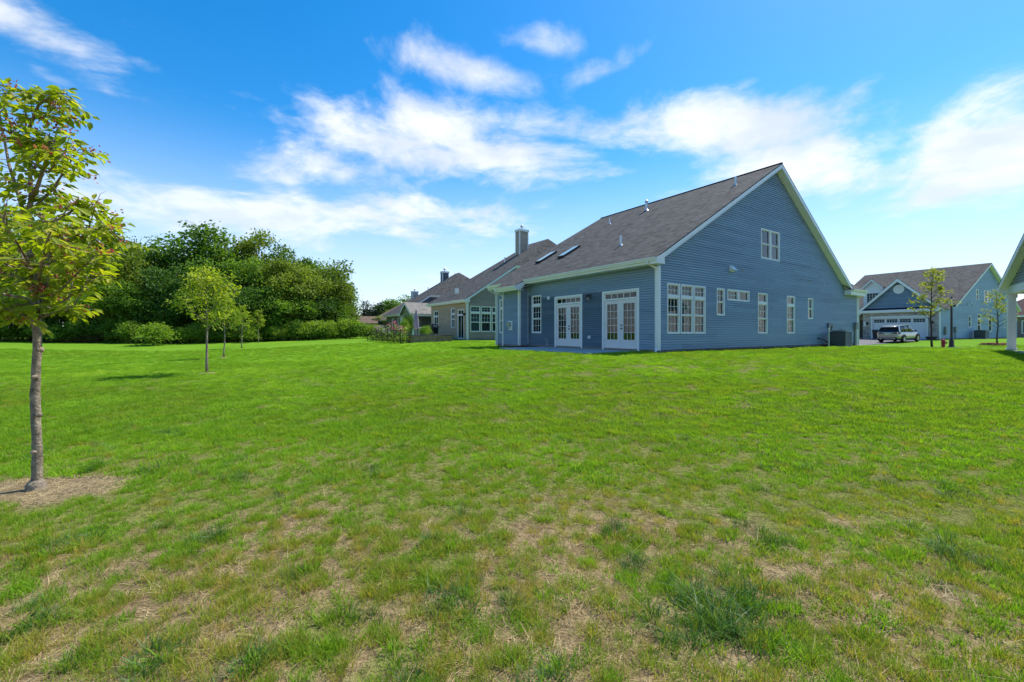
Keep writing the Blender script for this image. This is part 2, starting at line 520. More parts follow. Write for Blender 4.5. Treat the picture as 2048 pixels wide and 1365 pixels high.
def dryness(x, y):
    """0 lush, 1 bare straw: the parched corner of the lawn"""
    n = fbm(x * 1.15, y * 1.15, 4, .6); n2 = fbm(x * .35 + 40, y * .35, 3); n3 = fbm(x * 5.5 + 9, y * 5.5, 3, .6)
    base = 1 - sstep(y + 0.16 * np.abs(x - .3) + (n2 - .5) * 2.0, 1.5, 4.9)
    d = base * .66 + (n - .5) * .9 * (0.25 + base) + (n3 - .5) * 1.5 * (0.12 + base)
    d = d - sstep(x, 1.2, 4.2) * .18
    return np.clip(d, 0, 1)


MAPLE_AT = (-4.56, 4.07)


def ring_mask(x, y):
    n = fbm(x * 5, y * 5, 3)
    return 1 - sstep(np.hypot((x - MAPLE_AT[0] - .08) / .78, (y - MAPLE_AT[1] - .02) / .48) + (n - .5) * .5, .7, 1.05)


def axis(lo, hi, near0, near1, step, grow):
    a = list(np.arange(near0, near1 + 1e-6, step)); s = step; x = near1
    while x < hi: s *= grow; x += s; a.append(x)
    s = step; x = near0; pre = []
    while x > lo: s *= grow; x -= s; pre.append(x)
    return np.array(pre[::-1] + a)


gx = axis(-2500, 2500, -7, 7, .16, 1.045); gy = axis(-600, 3500, 1, 8, .16, 1.045)
XX, YY = np.meshgrid(gx, gy)
ZZ = ground_z(XX, YY)
nx, ny = len(gx), len(gy)
idx = np.arange(nx * ny).reshape(ny, nx)
faces = np.stack([idx[:-1, :-1], idx[:-1, 1:], idx[1:, 1:], idx[1:, :-1]], -1).reshape(-1, 4)
dr = dryness(XX.ravel(), YY.ravel()); rg = ring_mask(XX.ravel(), YY.ravel())
lawn_me = np_mesh('lawn', np.c_[XX.ravel(), YY.ravel(), ZZ.ravel()], faces, {'dry': dr, 'bare': rg}, smooth=True)

gm = bpy.data.materials.new('lawn_ground'); gm.use_nodes = True
q = NB(gm.node_tree); p = gm.node_tree.nodes['Principled BSDF']
tcx = q.n('ShaderNodeTexCoord').outputs['Object']
dryv = q.n('ShaderNodeAttribute', attribute_name='dry').outputs['Fac']; barev = q.n('ShaderNodeAttribute', attribute_name='bare').outputs['Fac']
n1 = q.noise(tcx, 0.22, 4, .6); n2 = q.noise(tcx, 1.6, 5, .65); n3 = q.noise(tcx, 22, 4, .7); n4 = q.noise(tcx, 7, 4, .7)
mixn = q.m('ADD', q.m('ADD', q.m('MULTIPLY', n1, .35), q.m('MULTIPLY', n2, .25)), q.m('ADD', q.m('MULTIPLY', n4, .18), q.m('MULTIPLY', n3, .22)))
green = q.ramp(mixn, [(0.30, (0.075, 0.165, 0.01)), (0.5, (0.13, 0.265, 0.016)), (0.68, (0.20, 0.34, 0.026))])
thatch = q.ramp(q.m('ADD', q.m('MULTIPLY', n3, .6), q.m('MULTIPLY', n2, .4)), [(0.30, (0.06, 0.042, 0.022)), (0.5, (0.22, 0.16, 0.08)), (0.7, (0.42, 0.32, 0.17))])
cam_near = q.n('ShaderNodeSeparateXYZ'); q.put(cam_near.inputs[0], tcx)
under = q.ramp(n3, [(0.3, (0.075, 0.085, 0.02)), (0.7, (0.24, 0.24, 0.07))])
nearf = q.smooth(cam_near.outputs[1], 22.0, 9.0)
col = q.mix(nearf, green, under)
col = q.mix(q.smooth(q.m('ADD', dryv, q.m('MULTIPLY', q.m('SUBTRACT', n4, .5), .5)), .12, .5), col, thatch)
col = q.mix(barev, col, q.ramp(n3, [(0.3, (0.07, 0.05, 0.03)), (0.55, (0.23, 0.175, 0.10)), (0.75, (0.42, 0.34, 0.21))]))
q.put(p.inputs['Base Color'], col); p.inputs['Roughness'].default_value = 1.0; p.inputs['Specular IOR Level'].default_value = 0.05
bn = q.n('ShaderNodeBump'); bn.inputs['Strength'].default_value = 0.8; bn.inputs['Distance'].default_value = 0.06
q.put(bn.inputs['Height'], q.m('ADD', n3, n4)); gm.node_tree.links.new(bn.outputs[0], p.inputs['Normal'])
lawn = link('ground', lawn_me, gm); tag(lawn, 'green mown lawn with a parched foreground', 'lawn', kind='structure')


# ------------------------------------------------------------------ grass: tufts set on points of the lawn
def blade_mesh(name, nb, rad, hmin, hmax, lean, width, m, seed, flat=0.0, curl=.5):
    r = np.random.default_rng(seed); V = []; Fc = []; T = []
    seg = 3
    for k in range(nb):
        a = r.random() * 2 * math.pi; rr = rad * math.sqrt(r.random()); base = np.array([rr * math.cos(a), rr * math.sin(a), -0.008])
        h = hmin + (hmax - hmin) * r.random() ** 1.3
        da = a + r.normal(0, .9); L = lean * (0.3 + r.random()) * (0.5 + rr / rad)
        d = np.array([math.cos(da), math.sin(da), 0]); side = np.array([-d[1], d[0], 0]) * width * (0.6 + .7 * r.random())
        tw = r.normal(0, .5); side = side * math.cos(tw) + np.array([0, 0, width]) * math.sin(tw) * .5
        i = len(V); tt = r.random()
        for s in range(seg + 1):
            t = s / seg
            up = h * (t - curl * L * t * t * .5) * (1 - flat) + flat * h * .12 * math.sin(t * 3)
            c = base + d * (h * L * (t ** 1.6) * (1 + flat * 2.5)) + np.array([0, 0, up])
            w = 1 - t ** 1.8
            V += [c - side * w, c + side * w]; T += [tt * .7 + .3 * t] * 2
        for s in range(seg): Fc.append([i + 2 * s, i + 2 * s + 1, i + 2 * s + 3, i + 2 * s + 2])
    me = np_mesh(name, np.array(V), np.array(Fc), {'tint': np.array(T)})
    me.materials.append(m)
    return bpy.data.objects.new(name, me)


GRASS = leaf_mat('grass_blade', [(0.0, (0.50, 0.35, 0.12)), (0.2, (0.40, 0.33, 0.07)), (0.36, (0.28, 0.34, 0.04)), (0.56, (0.182, 0.33, 0.022)), (0.8, (0.228, 0.41, 0.026)), (1.0, (0.335, 0.50, 0.045))], trans=.5, gloss=.12, inst=True, tcol=(1.2, 1.2, .5))
STRAW = leaf_mat('straw_blade', [(0.0, (0.26, 0.17, 0.08)), (0.5, (0.48, 0.35, 0.165)), (1.0, (0.64, 0.51, 0.27))], trans=.15, gloss=.2, inst=True, tcol=(1, .95, .7))
DARKG = leaf_mat('tussock_blade', [(0.0, (0.08, 0.11, 0.025)), (0.4, (0.065, 0.14, 0.024)), (0.7, (0.10, 0.21, 0.03)), (1.0, (0.20, 0.34, 0.06))], trans=.35, gloss=.45, inst=True, tcol=(1.0, 1.15, .5))
src = bpy.data.collections.new('grass_tuft_shapes')
kinds = []


def add_kind(o): o.name = 'k%02d' % len(kinds); src.objects.link(o); kinds.append(o)


for k in range(4): add_kind(blade_mesh('tuft', 22, .055, .035, .085, .75, .0036, GRASS, 20 + k))          # 0-3 lawn tuft
for k in range(3): add_kind(blade_mesh('tussock', 60, .085, .06, .15, .95, .0028, DARKG, 40 + k))          # 4-6 coarse tussock
for k in range(3): add_kind(blade_mesh('straw', 26, .07, .02, .055, .8, .0015, STRAW, 60 + k, flat=.86))      # 7-9 dead straw lying flat
for k in range(2): add_kind(blade_mesh('dry_tuft', 22, .045, .03, .085, .5, .0013, STRAW, 80 + k))           # 10-11 upright dry tuft
for k in range(3): add_kind(blade_mesh('sward', 150, .17, .035, .075, .6, .0042, GRASS, 90 + k))             # 12-14 wider patch for the middle distance
for k in range(2): add_kind(blade_mesh('fine_tuft', 28, .06, .04, .10, .5, .0022, GRASS, 110 + k))           # 15-16 fine upright grass

pts = []      # x, y, kind, scale, tint, tilt


def scatter(y0, y1, dens, fn, half=1.36, ymin_half=2.2):
    n = int(dens * 0.5 * ((ymin_half + half * y0) + (ymin_half + half * y1)) * 2 * (y1 - y0))
    y = y0 + (y1 - y0) * rng.random(int(n * 1.0)); x = (rng.random(len(y)) * 2 - 1) * (ymin_half + half * y1)
    ok = np.abs(x) < ymin_half + half * y
    fn(x[ok], y[ok])


def keep(x, y):
    """no grass on slabs, under houses, on the mulch ring"""
    rel = np.c_[x, y] - CORNER; s, o = rel @ U2, rel @ V2
    bad = (s > -.12) & (s < 20.7) & (o > -.22) & (o < 12.2)
    bad |= (s > -.72) & (s < 0) & (o > 8.5) & (o < 10.4)
    bad |= (s > -3.0) & (s < 0) & (o > .75) & (o < 7.9)
    bad |= (s > 14.0) & (s < 15.4) & (o > -1.35) & (o < 0)
    bad |= ring_mask(x, y) > .45
    return ~bad


def near_zone(x, y):
    """grass grows in small clumps; between them dead straw shows where the lawn is parched"""
    k = keep(x, y); x, y = x[k], y[k]
    d = dryness(x, y); n = fbm(x * 2.3 + 5, y * 2.3, 4, .6); lush = fbm(x * .8 + 70, y * .8 + 30, 4, .6)
    for i in range(len(x)):
        di = d[i]; r1 = rng.random()
        if rng.random() < .15 + di * .8:                                        # straw litter
            for _ in range(1 + int(di * 3)):
                pts.append((x[i] + rng.normal(0, .06), y[i] + rng.normal(0, .06), rng.integers(7, 10), .45 + .45 * rng.random(), rng.random(), .12))
        if rng.random() < .36 * sstep(di, .3, .95): continue
        g = .50 + (lush[i] - .5) * .9 + rng.normal(0, .085) - di * .20 + .20 * sstep(y[i], 2.8, 6)
        brown = rng.random() < .15 + .62 * di
        if brown: g = .08 + .30 * rng.random()
        big = r1 < .008 + .02 * (n[i] > .62)
        m_ = 2 if big else rng.integers(3, 6)
        for _ in range(m_):
            kd = rng.integers(4, 7) if big else (rng.integers(0, 4) if (rng.random() < .55 and not brown) else rng.integers(15, 17))
            pts.append((x[i] + rng.normal(0, .024), y[i] + rng.normal(0, .024), kd, (.4 + .35 * rng.random()) if big else (.46 + .42 * rng.random()), min(max(g + rng.normal(0, .04), 0), 1), .22))


def mid_zone(x, y):
    k = keep(x, y); x, y = x[k], y[k]
    broad = fbm(x * .14 + 11, y * .22 + 3, 3); lush = fbm(x * .45 + 70, y * .45 + 30, 4, .6); d = dryness(x, y); n5 = fbm(x * 2.2, y * 2.2, 3)
    for i in range(len(x)):
        g = .50 + (lush[i] - .5) * .85 + (n5[i] - .5) * .4 + .12 * rng.random() - d[i] * .4 + .10 * sstep(y[i], 6, 14) + (broad[i] - .5) * .55 - .35 * (rng.random() < .05)
        pts.append((x[i], y[i], rng.integers(12, 15), (.75 + .5 * rng.random()), min(max(g, .40 if rng.random() < .85 else .2), 1), .12))


scatter(1.15, 3.2, 215, near_zone)
scatter(3.2, 6.8, 110, near_zone)
scatter(4.2, 6.4, 14, mid_zone)
scatter(6.0, 11, 55, mid_zone)
scatter(11, 20, 32, mid_zone)
scatter(20, 34, 12, mid_zone, half=1.25)
# coarse dark tussocks that stand out in the photograph (pixel, size)
for px, py, sc, n_ in ((1430, 1250, 1.35, 12), (1485, 1205, 1.25, 8), (1375, 1190, 1.1, 6), (1530, 1275, 1.1, 4), (1350, 1290, 1.0, 3), (915, 1195, 1.2, 5), (1215, 1060, 1.0, 4), (455, 965, .9, 6), (600, 1155, .9, 4), (330, 870, 1.0, 7), (280, 945, .9, 5), (180, 940, .9, 5), (430, 1080, 1.0, 4),
                       (500, 1340, 1.15, 5), (300, 1330, 1.0, 4), (1930, 1125, 1.1, 5), (1900, 985, .9, 4), (1105, 1345, 1.0, 3), (760, 955, .8, 4), (1560, 1090, .9, 3), (1750, 1240, .9, 3), (690, 1220, .9, 3), (120, 1090, 1.0, 6), (60, 1250, 1.0, 5)):
    Y = F_PX * EYE / (py - CY); X = (px - CX) / F_PX * Y
    for _ in range(n_ * 2):
        a, r_ = rng.random() * 6.28, (.085 + .010 * n_) * abs(rng.normal(0, .8))
        if rng.random() < .45: pts.append((X + r_ * 1.3 * math.cos(a), Y + r_ * 1.3 * math.sin(a), rng.integers(0, 4), .8 + .5 * rng.random(), .5 + .15 * rng.random(), .25)); continue
        pts.append((X + r_ * math.cos(a), Y + r_ * math.sin(a), rng.integers(4, 7), sc * (.5 + .35 * rng.random()), .30 + .25 * rng.random(), .3))
# straw litter on the bare ring round the maple
for _ in range(420):
    a, r_ = rng.random() * 6.28, math.sqrt(rng.random())
    pts.append((MAPLE_AT[0] + .08 + .75 * r_ * math.cos(a), MAPLE_AT[1] + .46 * r_ * math.sin(a), rng.integers(7, 10), .5 + .5 * rng.random(), .35 + .65 * rng.random(), .1))
PT = np.array(pts, float)
pz = ground_z(PT[:, 0], PT[:, 1])
gme = bpy.data.meshes.new('grass'); gme.vertices.add(len(PT)); gme.vertices.foreach_set('co', np.c_[PT[:, 0], PT[:, 1], pz].astype(np.float32).ravel())
rot = np.c_[rng.normal(0, 1, len(PT)) * PT[:, 5], rng.normal(0, 1, len(PT)) * PT[:, 5], rng.random(len(PT)) * 6.283]
for an, ty, arr in (('kind_index', 'INT', PT[:, 2].astype(np.int32)), ('isize', 'FLOAT', PT[:, 3].astype(np.float32)), ('itint', 'FLOAT', PT[:, 4].astype(np.float32)), ('irot', 'FLOAT_VECTOR', rot.astype(np.float32).ravel())):
    at = gme.attributes.new(an, ty, 'POINT'); at.data.foreach_set('vector' if ty == 'FLOAT_VECTOR' else 'value', arr)
grass = link('grass', gme)
tag(grass, 'short blades of lawn grass, straw and tussocks in the foreground', 'grass', kind='stuff')
ng = bpy.data.node_groups.new('grass_tufts', 'GeometryNodeTree')
ng.interface.new_socket('Geometry', in_out='INPUT', socket_type='NodeSocketGeometry'); ng.interface.new_socket('Geometry', in_out='OUTPUT', socket_type='NodeSocketGeometry')
gi = ng.nodes.new('NodeGroupInput'); go = ng.nodes.new('NodeGroupOutput'); ip = ng.nodes.new('GeometryNodeInstanceOnPoints'); ci = ng.nodes.new('GeometryNodeCollectionInfo')
ci.inputs['Collection'].default_value = src; ci.inputs['Separate Children'].default_value = True; ci.inputs['Reset Children'].default_value = True
ip.inputs['Pick Instance'].default_value = True


def named(n_, ty):
    a = ng.nodes.new('GeometryNodeInputNamedAttribute'); a.data_type = ty; a.inputs['Name'].default_value = n_
    return next(o for o in a.outputs if o.name == 'Attribute' and o.enabled)


L = ng.links.new
L(gi.outputs[0], ip.inputs['Points']); L(ci.outputs[0], ip.inputs['Instance']); L(named('kind_index', 'INT'), ip.inputs['Instance Index'])
L(named('irot', 'FLOAT_VECTOR'), ip.inputs['Rotation']); L(named('isize', 'FLOAT'), ip.inputs['Scale']); L(ip.outputs[0], go.inputs[0])
gmod = grass.modifiers.new('tufts', 'NODES'); gmod.node_group = ng

# ================================================================== building kit
class Plane:
    """a wall plane in house coordinates: origin, direction along the wall, outward normal"""
    def __init__(s, o, a, n): s.o, s.a, s.n = Vector(o), Vector(a), Vector(n)

    def p(s, a, z, d=0.0): return s.o + s.a * a + s.n * d + Vector((0, 0, z))

    def box(s, mb, a0, a1, z0, z1, d0, d1):
        pts = [s.p(a0, z0, d0), s.p(a1, z0, d0), s.p(a1, z1, d0), s.p(a0, z1, d0)]
        mb.prism(pts, s.n * (d1 - d0)); return mb


def pieces(mb, name, m, parent):
    """weld a collection of faces and link each connected piece as its own object"""
    key = {}; idx_ = []; vs = []
    for v_ in mb.v:
        k = tuple(round(c, 4) for c in v_)
        if k not in key: key[k] = len(vs); vs.append(k)
        idx_.append(key[k])
    par = list(range(len(vs)))
    def find(a):
        while par[a] != a: par[a] = par[par[a]]; a = par[a]
        return a
    fs = [[idx_[i] for i in f_] for f_ in mb.f]
    for f_ in fs:
        for a in f_[1:]: par[find(a)] = find(f_[0])
    groups = {}
    for f_ in fs: groups.setdefault(find(f_[0]), []).append(f_)
    for g_ in groups.values():
        use = sorted({a for f_ in g_ for a in f_}); mp_ = {a: i for i, a in enumerate(use)}
        me = bpy.data.meshes.new(name); me.from_pydata([vs[a] for a in use], [], [[mp_[a] for a in dict.fromkeys(f_)] for f_ in g_]); me.update()
        link(name, me, m, parent)


def siding(pl, z0, z1, aL, aR, holes, m, parent, e=0.1016, single=False, name='siding_board'):
    """lapped boards, cut round the openings; aL / aR give the wall's ends at a height"""
    k = 0; all_ = MB(); zb = z0
    while zb < z1 - 1e-4:
        zt = min(zb + e, z1); mb = MB() if not single else all_
        cuts = sorted({zb, zt} | {h for q_ in holes for h in (q_[2], q_[3]) if zb < h < zt})
        for c0, c1 in zip(cuts[:-1], cuts[1:]):
            mid = (c0 + c1) / 2
            hs_ = sorted((q_[0], q_[1]) for q_ in holes if q_[2] < mid < q_[3])
            L0, L1, R0, R1 = aL(c0), aL(c1), aR(c0), aR(c1)
            if R1 - L1 < 1e-3: R1 = L1 = (L1 + R1) / 2
            segs = []; cur = (L0, L1)
            for h0, h1 in hs_:
                if h0 > cur[0]: segs.append((cur, (h0, h0)))
                cur = (h1, h1)
            segs.append((cur, (R0, R1)))
            dd = lambda z: .003 + .022 * (1 - (z - zb) / e)
            edges = sorted({v_ for q_ in holes if q_[2] < zt and q_[3] > zb for v_ in q_[:2]})
            for (l0, l1), (r0, r1) in segs:
                if r0 - l0 < 1e-3: continue
                st = [(l0, l1)] + [(v_, v_) for v_ in edges if l0 + 1e-4 < v_ < r0 - 1e-4 and l1 < v_ < r1] + [(r0, r1)]
                for (l0_, l1_), (r0_, r1_) in zip(st[:-1], st[1:]):
                    zk = zb + e * .80
                    if c0 < zk < c1:
                        f_ = (zk - c0) / (c1 - c0); lk, rk = l0_ + (l1_ - l0_) * f_, r0_ + (r1_ - r0_) * f_
                        mb.poly([pl.p(l0_, c0, dd(c0)), pl.p(r0_, c0, dd(c0)), pl.p(rk, zk, dd(zk)), pl.p(lk, zk, dd(zk))])
                        mb.poly([pl.p(lk, zk, dd(zk)), pl.p(rk, zk, dd(zk)), pl.p(r1_, c1, -.02), pl.p(l1_, c1, -.02)])
                    else: mb.poly([pl.p(l0_, c0, dd(c0)), pl.p(r0_, c0, dd(c0)), pl.p(r1_, c1, dd(c1) if c1 < zk else -.02), pl.p(l1_, c1, dd(c1) if c1 < zk else -.02)])
                    if abs(c0 - zb) < 1e-5: mb.poly([pl.p(l0_, c0, -.021), pl.p(r0_, c0, -.021), pl.p(r0_, c0, dd(c0)), pl.p(l0_, c0, dd(c0))])
        if not single and mb.f: pieces(mb, name, m, parent)
        zb = zt; k += 1
    if single: tag(all_.build(name, m, parent, fixn=False), kind='stuff')


def window(pl, a0, a1, z0, z1, parent, rows, grid=(3, 2), fw=.055, frame=WHITE, back=None, depth=.5, proud=.028, gridded=None, name='window', bar=.016, pw=.012):
    """framed window; rows = list of (z0, z1) glazed lights; sub-parts: sash, pane, muntin, curtain, interior"""
    mb = MB()
    for b_ in ((a0, a1, z1 - fw, z1), (a0, a1, z0, z0 + fw), (a0, a0 + fw, z0 + fw, z1 - fw), (a1 - fw, a1, z0 + fw, z1 - fw)): pl.box(mb, *b_, -.09, proud)
    zs = sorted(rows)
    for (lo, hi), (lo2, hi2) in zip(zs[:-1], zs[1:]): pl.box(mb, a0 + fw, a1 - fw, hi, lo2, -.09, proud - .008)
    w = mb.build(name, frame, parent)
    A0, A1 = a0 + fw, a1 - fw
    for i, (lo, hi) in enumerate(zs):
        sm = MB(); sw = .028
        for b_ in ((A0, A1, hi - sw, hi), (A0, A1, lo, lo + sw), (A0, A0 + sw, lo + sw, hi - sw), (A1 - sw, A1, lo + sw, hi - sw)): pl.box(sm, *b_, -.07, -.015)
        sm.build('sash', frame, w)
        pm = MB(); pl.box(pm, A0 + sw, A1 - sw, lo + sw, hi - sw, -.052, -.046); pm.build('pane', GLASS, w)
        g = grid if gridded is None or gridded[i] else None
        if g:
            nx_, ny_ = g; gm_ = MB()
            for q_ in range(1, nx_):
                a = A0 + sw + (A1 - A0 - 2 * sw) * q_ / nx_; pl.box(gm_, a - bar / 2, a + bar / 2, lo + sw, hi - sw, -.045, -.045 + pw)
            for q_ in range(1, ny_):
                z = lo + sw + (hi - lo - 2 * sw) * q_ / ny_; pl.box(gm_, A0 + sw, A1 - sw, z - bar / 2, z + bar / 2, -.0445, -.044 + pw)
            gm_.build('muntin', frame, w)
    im = MB()
    P = pl.p
    B0, B1, Z0, Z1 = a0 + .02, a1 - .02, z0 + .02, z1 - .02
    im.poly([P(B0, Z0, -depth), P(B1, Z0, -depth), P(B1, Z1, -depth), P(B0, Z1, -depth)])
    for x, y in (((B0, Z0), (B1, Z0)), ((B1, Z0), (B1, Z1)), ((B1, Z1), (B0, Z1)), ((B0, Z1), (B0, Z0))):
        im.poly([P(*x, -.09), P(*y, -.09), P(*y, -depth), P(*x, -depth)])
    im.build('room_shade_box', ROOM, w)  # dark box, room shade painted into its colour
    if back:
        kind, m = back
        cm = MB()
        if kind == 'curtain':                           # pleated cloth hung behind the glass
            n = int((A1 - A0) / .035)
            for (f0, f1) in ((0, 1),):
                pa = [(A0 + (A1 - A0) * (f0 + (f1 - f0) * k / n), -.16 - (.025 if k % 2 else 0)) for k in range(n + 1)]
                for (x0, d0), (x1, d1) in zip(pa[:-1], pa[1:]): cm.poly([P(x0, z0 + .05, d0), P(x1, z0 + .05, d1), P(x1, z1 - .05, d1), P(x0, z1 - .05, d0)])
        elif kind == 'sides':
            for f0, f1 in ((0, .38), (.72, 1)):
                n = max(4, int((A1 - A0) * (f1 - f0) / .03))
                pa = [(A0 + (A1 - A0) * (f0 + (f1 - f0) * k / n), -.14 - (.03 if k % 2 else 0)) for k in range(n + 1)]
                for (x0, d0), (x1, d1) in zip(pa[:-1], pa[1:]): cm.poly([P(x0, z0 + .05, d0), P(x1, z0 + .05, d1), P(x1, z1 - .05, d1), P(x0, z1 - .05, d0)])
        elif kind == 'blind':                           # shade drawn over the upper light
            lo, hi = zs[-1]
            pl.box(cm, A0 + .02, A1 - .02, lo, hi, -.075, -.07)
        cm.build('curtain' if kind != 'blind' else 'blind', m, w, fixn=False)
    return w


def roof_face(name, pts, eave, m, parent, thick=.05):
    """shingled slope; eave = unit vector along the courses; UVs run in metres"""
    pts = [Vector(p_) for p_ in pts]
    n = (pts[1] - pts[0]).cross(pts[2] - pts[0]).normalized()
    if n.z < 0: n = -n; pts = pts[::-1]
    e = Vector(eave); up = n.cross(e).normalized()
    if up.z < 0: up = -up
    mb = MB()
    uv = [(p_.dot(e), p_.dot(up)) for p_ in pts]
    mb.poly(pts, uv)
    low = [p_ - n * thick for p_ in pts]
    mb.poly(low[::-1], uv[::-1])
    for i in range(len(pts)):
        j = (i + 1) % len(pts)
        mb.poly([pts[j], pts[i], low[i], low[j]], [uv[j], uv[i], uv[i], uv[j]])
    return mb.build(name, m, parent, fixn=False)


def gutter(p, q, outdir, parent, m=CREAM, w=.12, h=.13):
    """K-profile gutter from p to q (top inner edge), opening outwards along outdir"""
    o = Vector(outdir); prof = [(0, 0), (0, -h), (w * .62, -h), (w * .72, -h * .55), (w, -h * .28), (w, 0), (w - .012, 0), (w - .012, -.02)]
    rs = [[Vector(c) + o * a + Vector((0, 0, z)) for a, z in prof] for c in (p, q)]
    return MB().rings(rs).build('gutter', m, parent)


def downspout(path, parent, m=WHITE, w=.075):
    mb = MB()
    for a, c in zip(path[:-1], path[1:]):
        d = Vector(c) - Vector(a)
        up = (1, 0, 0) if abs(d.normalized().z) > .7 else (0, 0, 1)
        mb.beam(a, Vector(c) + d.normalized() * w * .3, w, w * .78, up)
    return mb.build('downspout', m, parent, bevel=.008)


# ================================================================== the blue house
ZG = 0.62
bh = empty('blue_house', (CORNER[0], CORNER[1], ZG), TH, 'large blue sided house with charcoal gable roof, white French doors and concrete patio', 'house', dz=ZG)
ZS = 0.81                              # bottom of the siding
RZ, RS, M1, M2 = 10.07, 9.37, .577, .618  # ridge height, ridge position, back and front pitch
roofz = lambda s: RZ - (M1 * (RS - s) if s < RS else M2 * (s - RS))
gable = Plane((0, 0, 0), (1, 0, 0), (0, -1, 0))
backp = Plane((0, 0, 0), (0, 1, 0), (-1, 0, 0))
BD = -.586
bumpp = Plane((BD, 0, 0), (0, 1, 0), (-1, 0, 0))
retp = Plane((0, 8.656, 0), (-1, 0, 0), (0, -1, 0))   # return wall: a runs outwards
bump_far = Plane((0, 10.28, 0), (1, 0, 0), (0, 1, 0))
HW, LW = 3.47, 1.435                   # window head and sill
gab_w = [(0.55, 1.38), (1.45, 2.30), (2.35, 3.18)]
holes = [(a, c, LW, HW) for a, c in gab_w] + [(4.04, 4.68, 2.245, 3.46), (4.90, 6.82, 2.95, 3.46), (7.63, 8.57, LW, 3.44), (10.64, 11.55, LW, 3.44), (13.16, 13.80, 2.245, 3.43), (7.94, 9.84, 5.17, 6.66)]
und = .24
gL = lambda z: 0.0 if z < 4.12 else RS - (RZ - und - z) / M1
gR = lambda z: 20.5 if z < 3.86 else RS + (RZ - und - z) / M2
siding(gable, ZS, RZ - und - .02, gL, gR, holes, BLUE, bh)
bholes = [(.897, 2.956, ZS - .08, 3.315), (4.248, 6.295, ZS - .08, 3.315), (7.41, 8.266, 1.45, 3.505), (10.75, 11.6, 1.45, 3.505)]
siding(backp, ZS, 4.12, lambda z: 0.0, lambda z: 8.656, bholes, BLUE, bh)
siding(backp, ZS, 4.12, lambda z: 10.28, lambda z: 11.9, bholes, BLUE, bh)
siding(bumpp, ZS, 3.84, lambda z: 8.656, lambda z: 10.28, [], BLUE, bh)
siding(retp, ZS, 4.0, lambda z: 0.0, lambda z: -BD, [], BLUE, bh, single=True, name='return_wall')
siding(bump_far, ZS, 4.0, lambda z: BD, lambda z: 0.0, [], BLUE, bh, single=True, name='return_wall')
farp = Plane((0, 11.9, 0), (1, 0, 0), (0, 1, 0)); frontp = Plane((20.5, 0, 0), (0, 1, 0), (1, 0, 0))
siding(farp, ZS, RZ - und - .02, gL, lambda z: 18.6 if z < 4.0 else gR(z), [], BLUE, bh, single=True, name='far_wall')
siding(frontp, ZS, 7.6, lambda z: max(0, (z - 4.1) / .66), lambda z: min(11.9, 11.9 - (z - 4.1) / .66), [], BLUE, bh, single=True, name='front_wall')
# foundation
fm = MB(); fm.box((.006, .006, .2), (20.49, 11.89, ZS)); fm.build('foundation', FOUND, bh)
fm = MB(); fm.box((BD + .012, 8.67, .2), (-.006, 10.27, ZS)); fm.build('foundation', FOUND, bh)
# windows on the gable wall
for i, (a, c) in enumerate(gab_w):
    window(gable, a, c, LW, HW, bh, [(LW + .055, 2.19), (2.22, 2.875), (3.0, HW - .055)], (3, 2), back=('curtain', CURT) if i else ('sides', CURT))
window(gable, 4.04, 4.68, 2.245, 3.46, bh, [(2.30, 2.84), (2.865, 3.405)], (2, 2), gridded=(0, 1))
sl = window(gable, 4.90, 5.87, 2.95, 3.46, bh, [(3.005, 3.405)], (3, 2))
window(gable, 5.872, 6.82, 2.95, 3.46, bh, [(3.005, 3.405)], (3, 2), gridded=(0,), back=('blind', BLIND))
window(gable, 7.63, 8.57, LW, 3.44, bh, [(LW + .055, 2.165), (2.195, 2.88), (3.005, 3.385)], (3, 2), gridded=(1, 1, 0), back=('blind', BLIND))
window(gable, 10.64, 11.55, LW, 3.44, bh, [(LW + .055, 2.165), (2.195, 2.88), (3.005, 3.385)], (3, 2), gridded=(1, 1, 0))
window(gable, 13.16, 13.80, 2.245, 3.43, bh, [(2.30, 2.82), (2.845, 3.375)], (2, 2), gridded=(0, 1))
for a, c in ((7.94, 8.90), (8.902, 9.84)): window(gable, a, c, 5.17, 6.66, bh, [(5.225, 5.90), (5.92, 6.605)], None, back=('blind', BLIND))
# windows on the back wall
window(backp, 7.41, 8.266, 1.45, 3.505, bh, [(1.505, 2.22), (2.25, 2.9), (3.03, 3.45)], (3, 2), back=('sides', CURTR))
window(backp, 10.75, 11.6, 1.45, 3.505, bh, [(1.505, 2.22), (2.25, 2.9), (3.03, 3.45)], (3, 2))


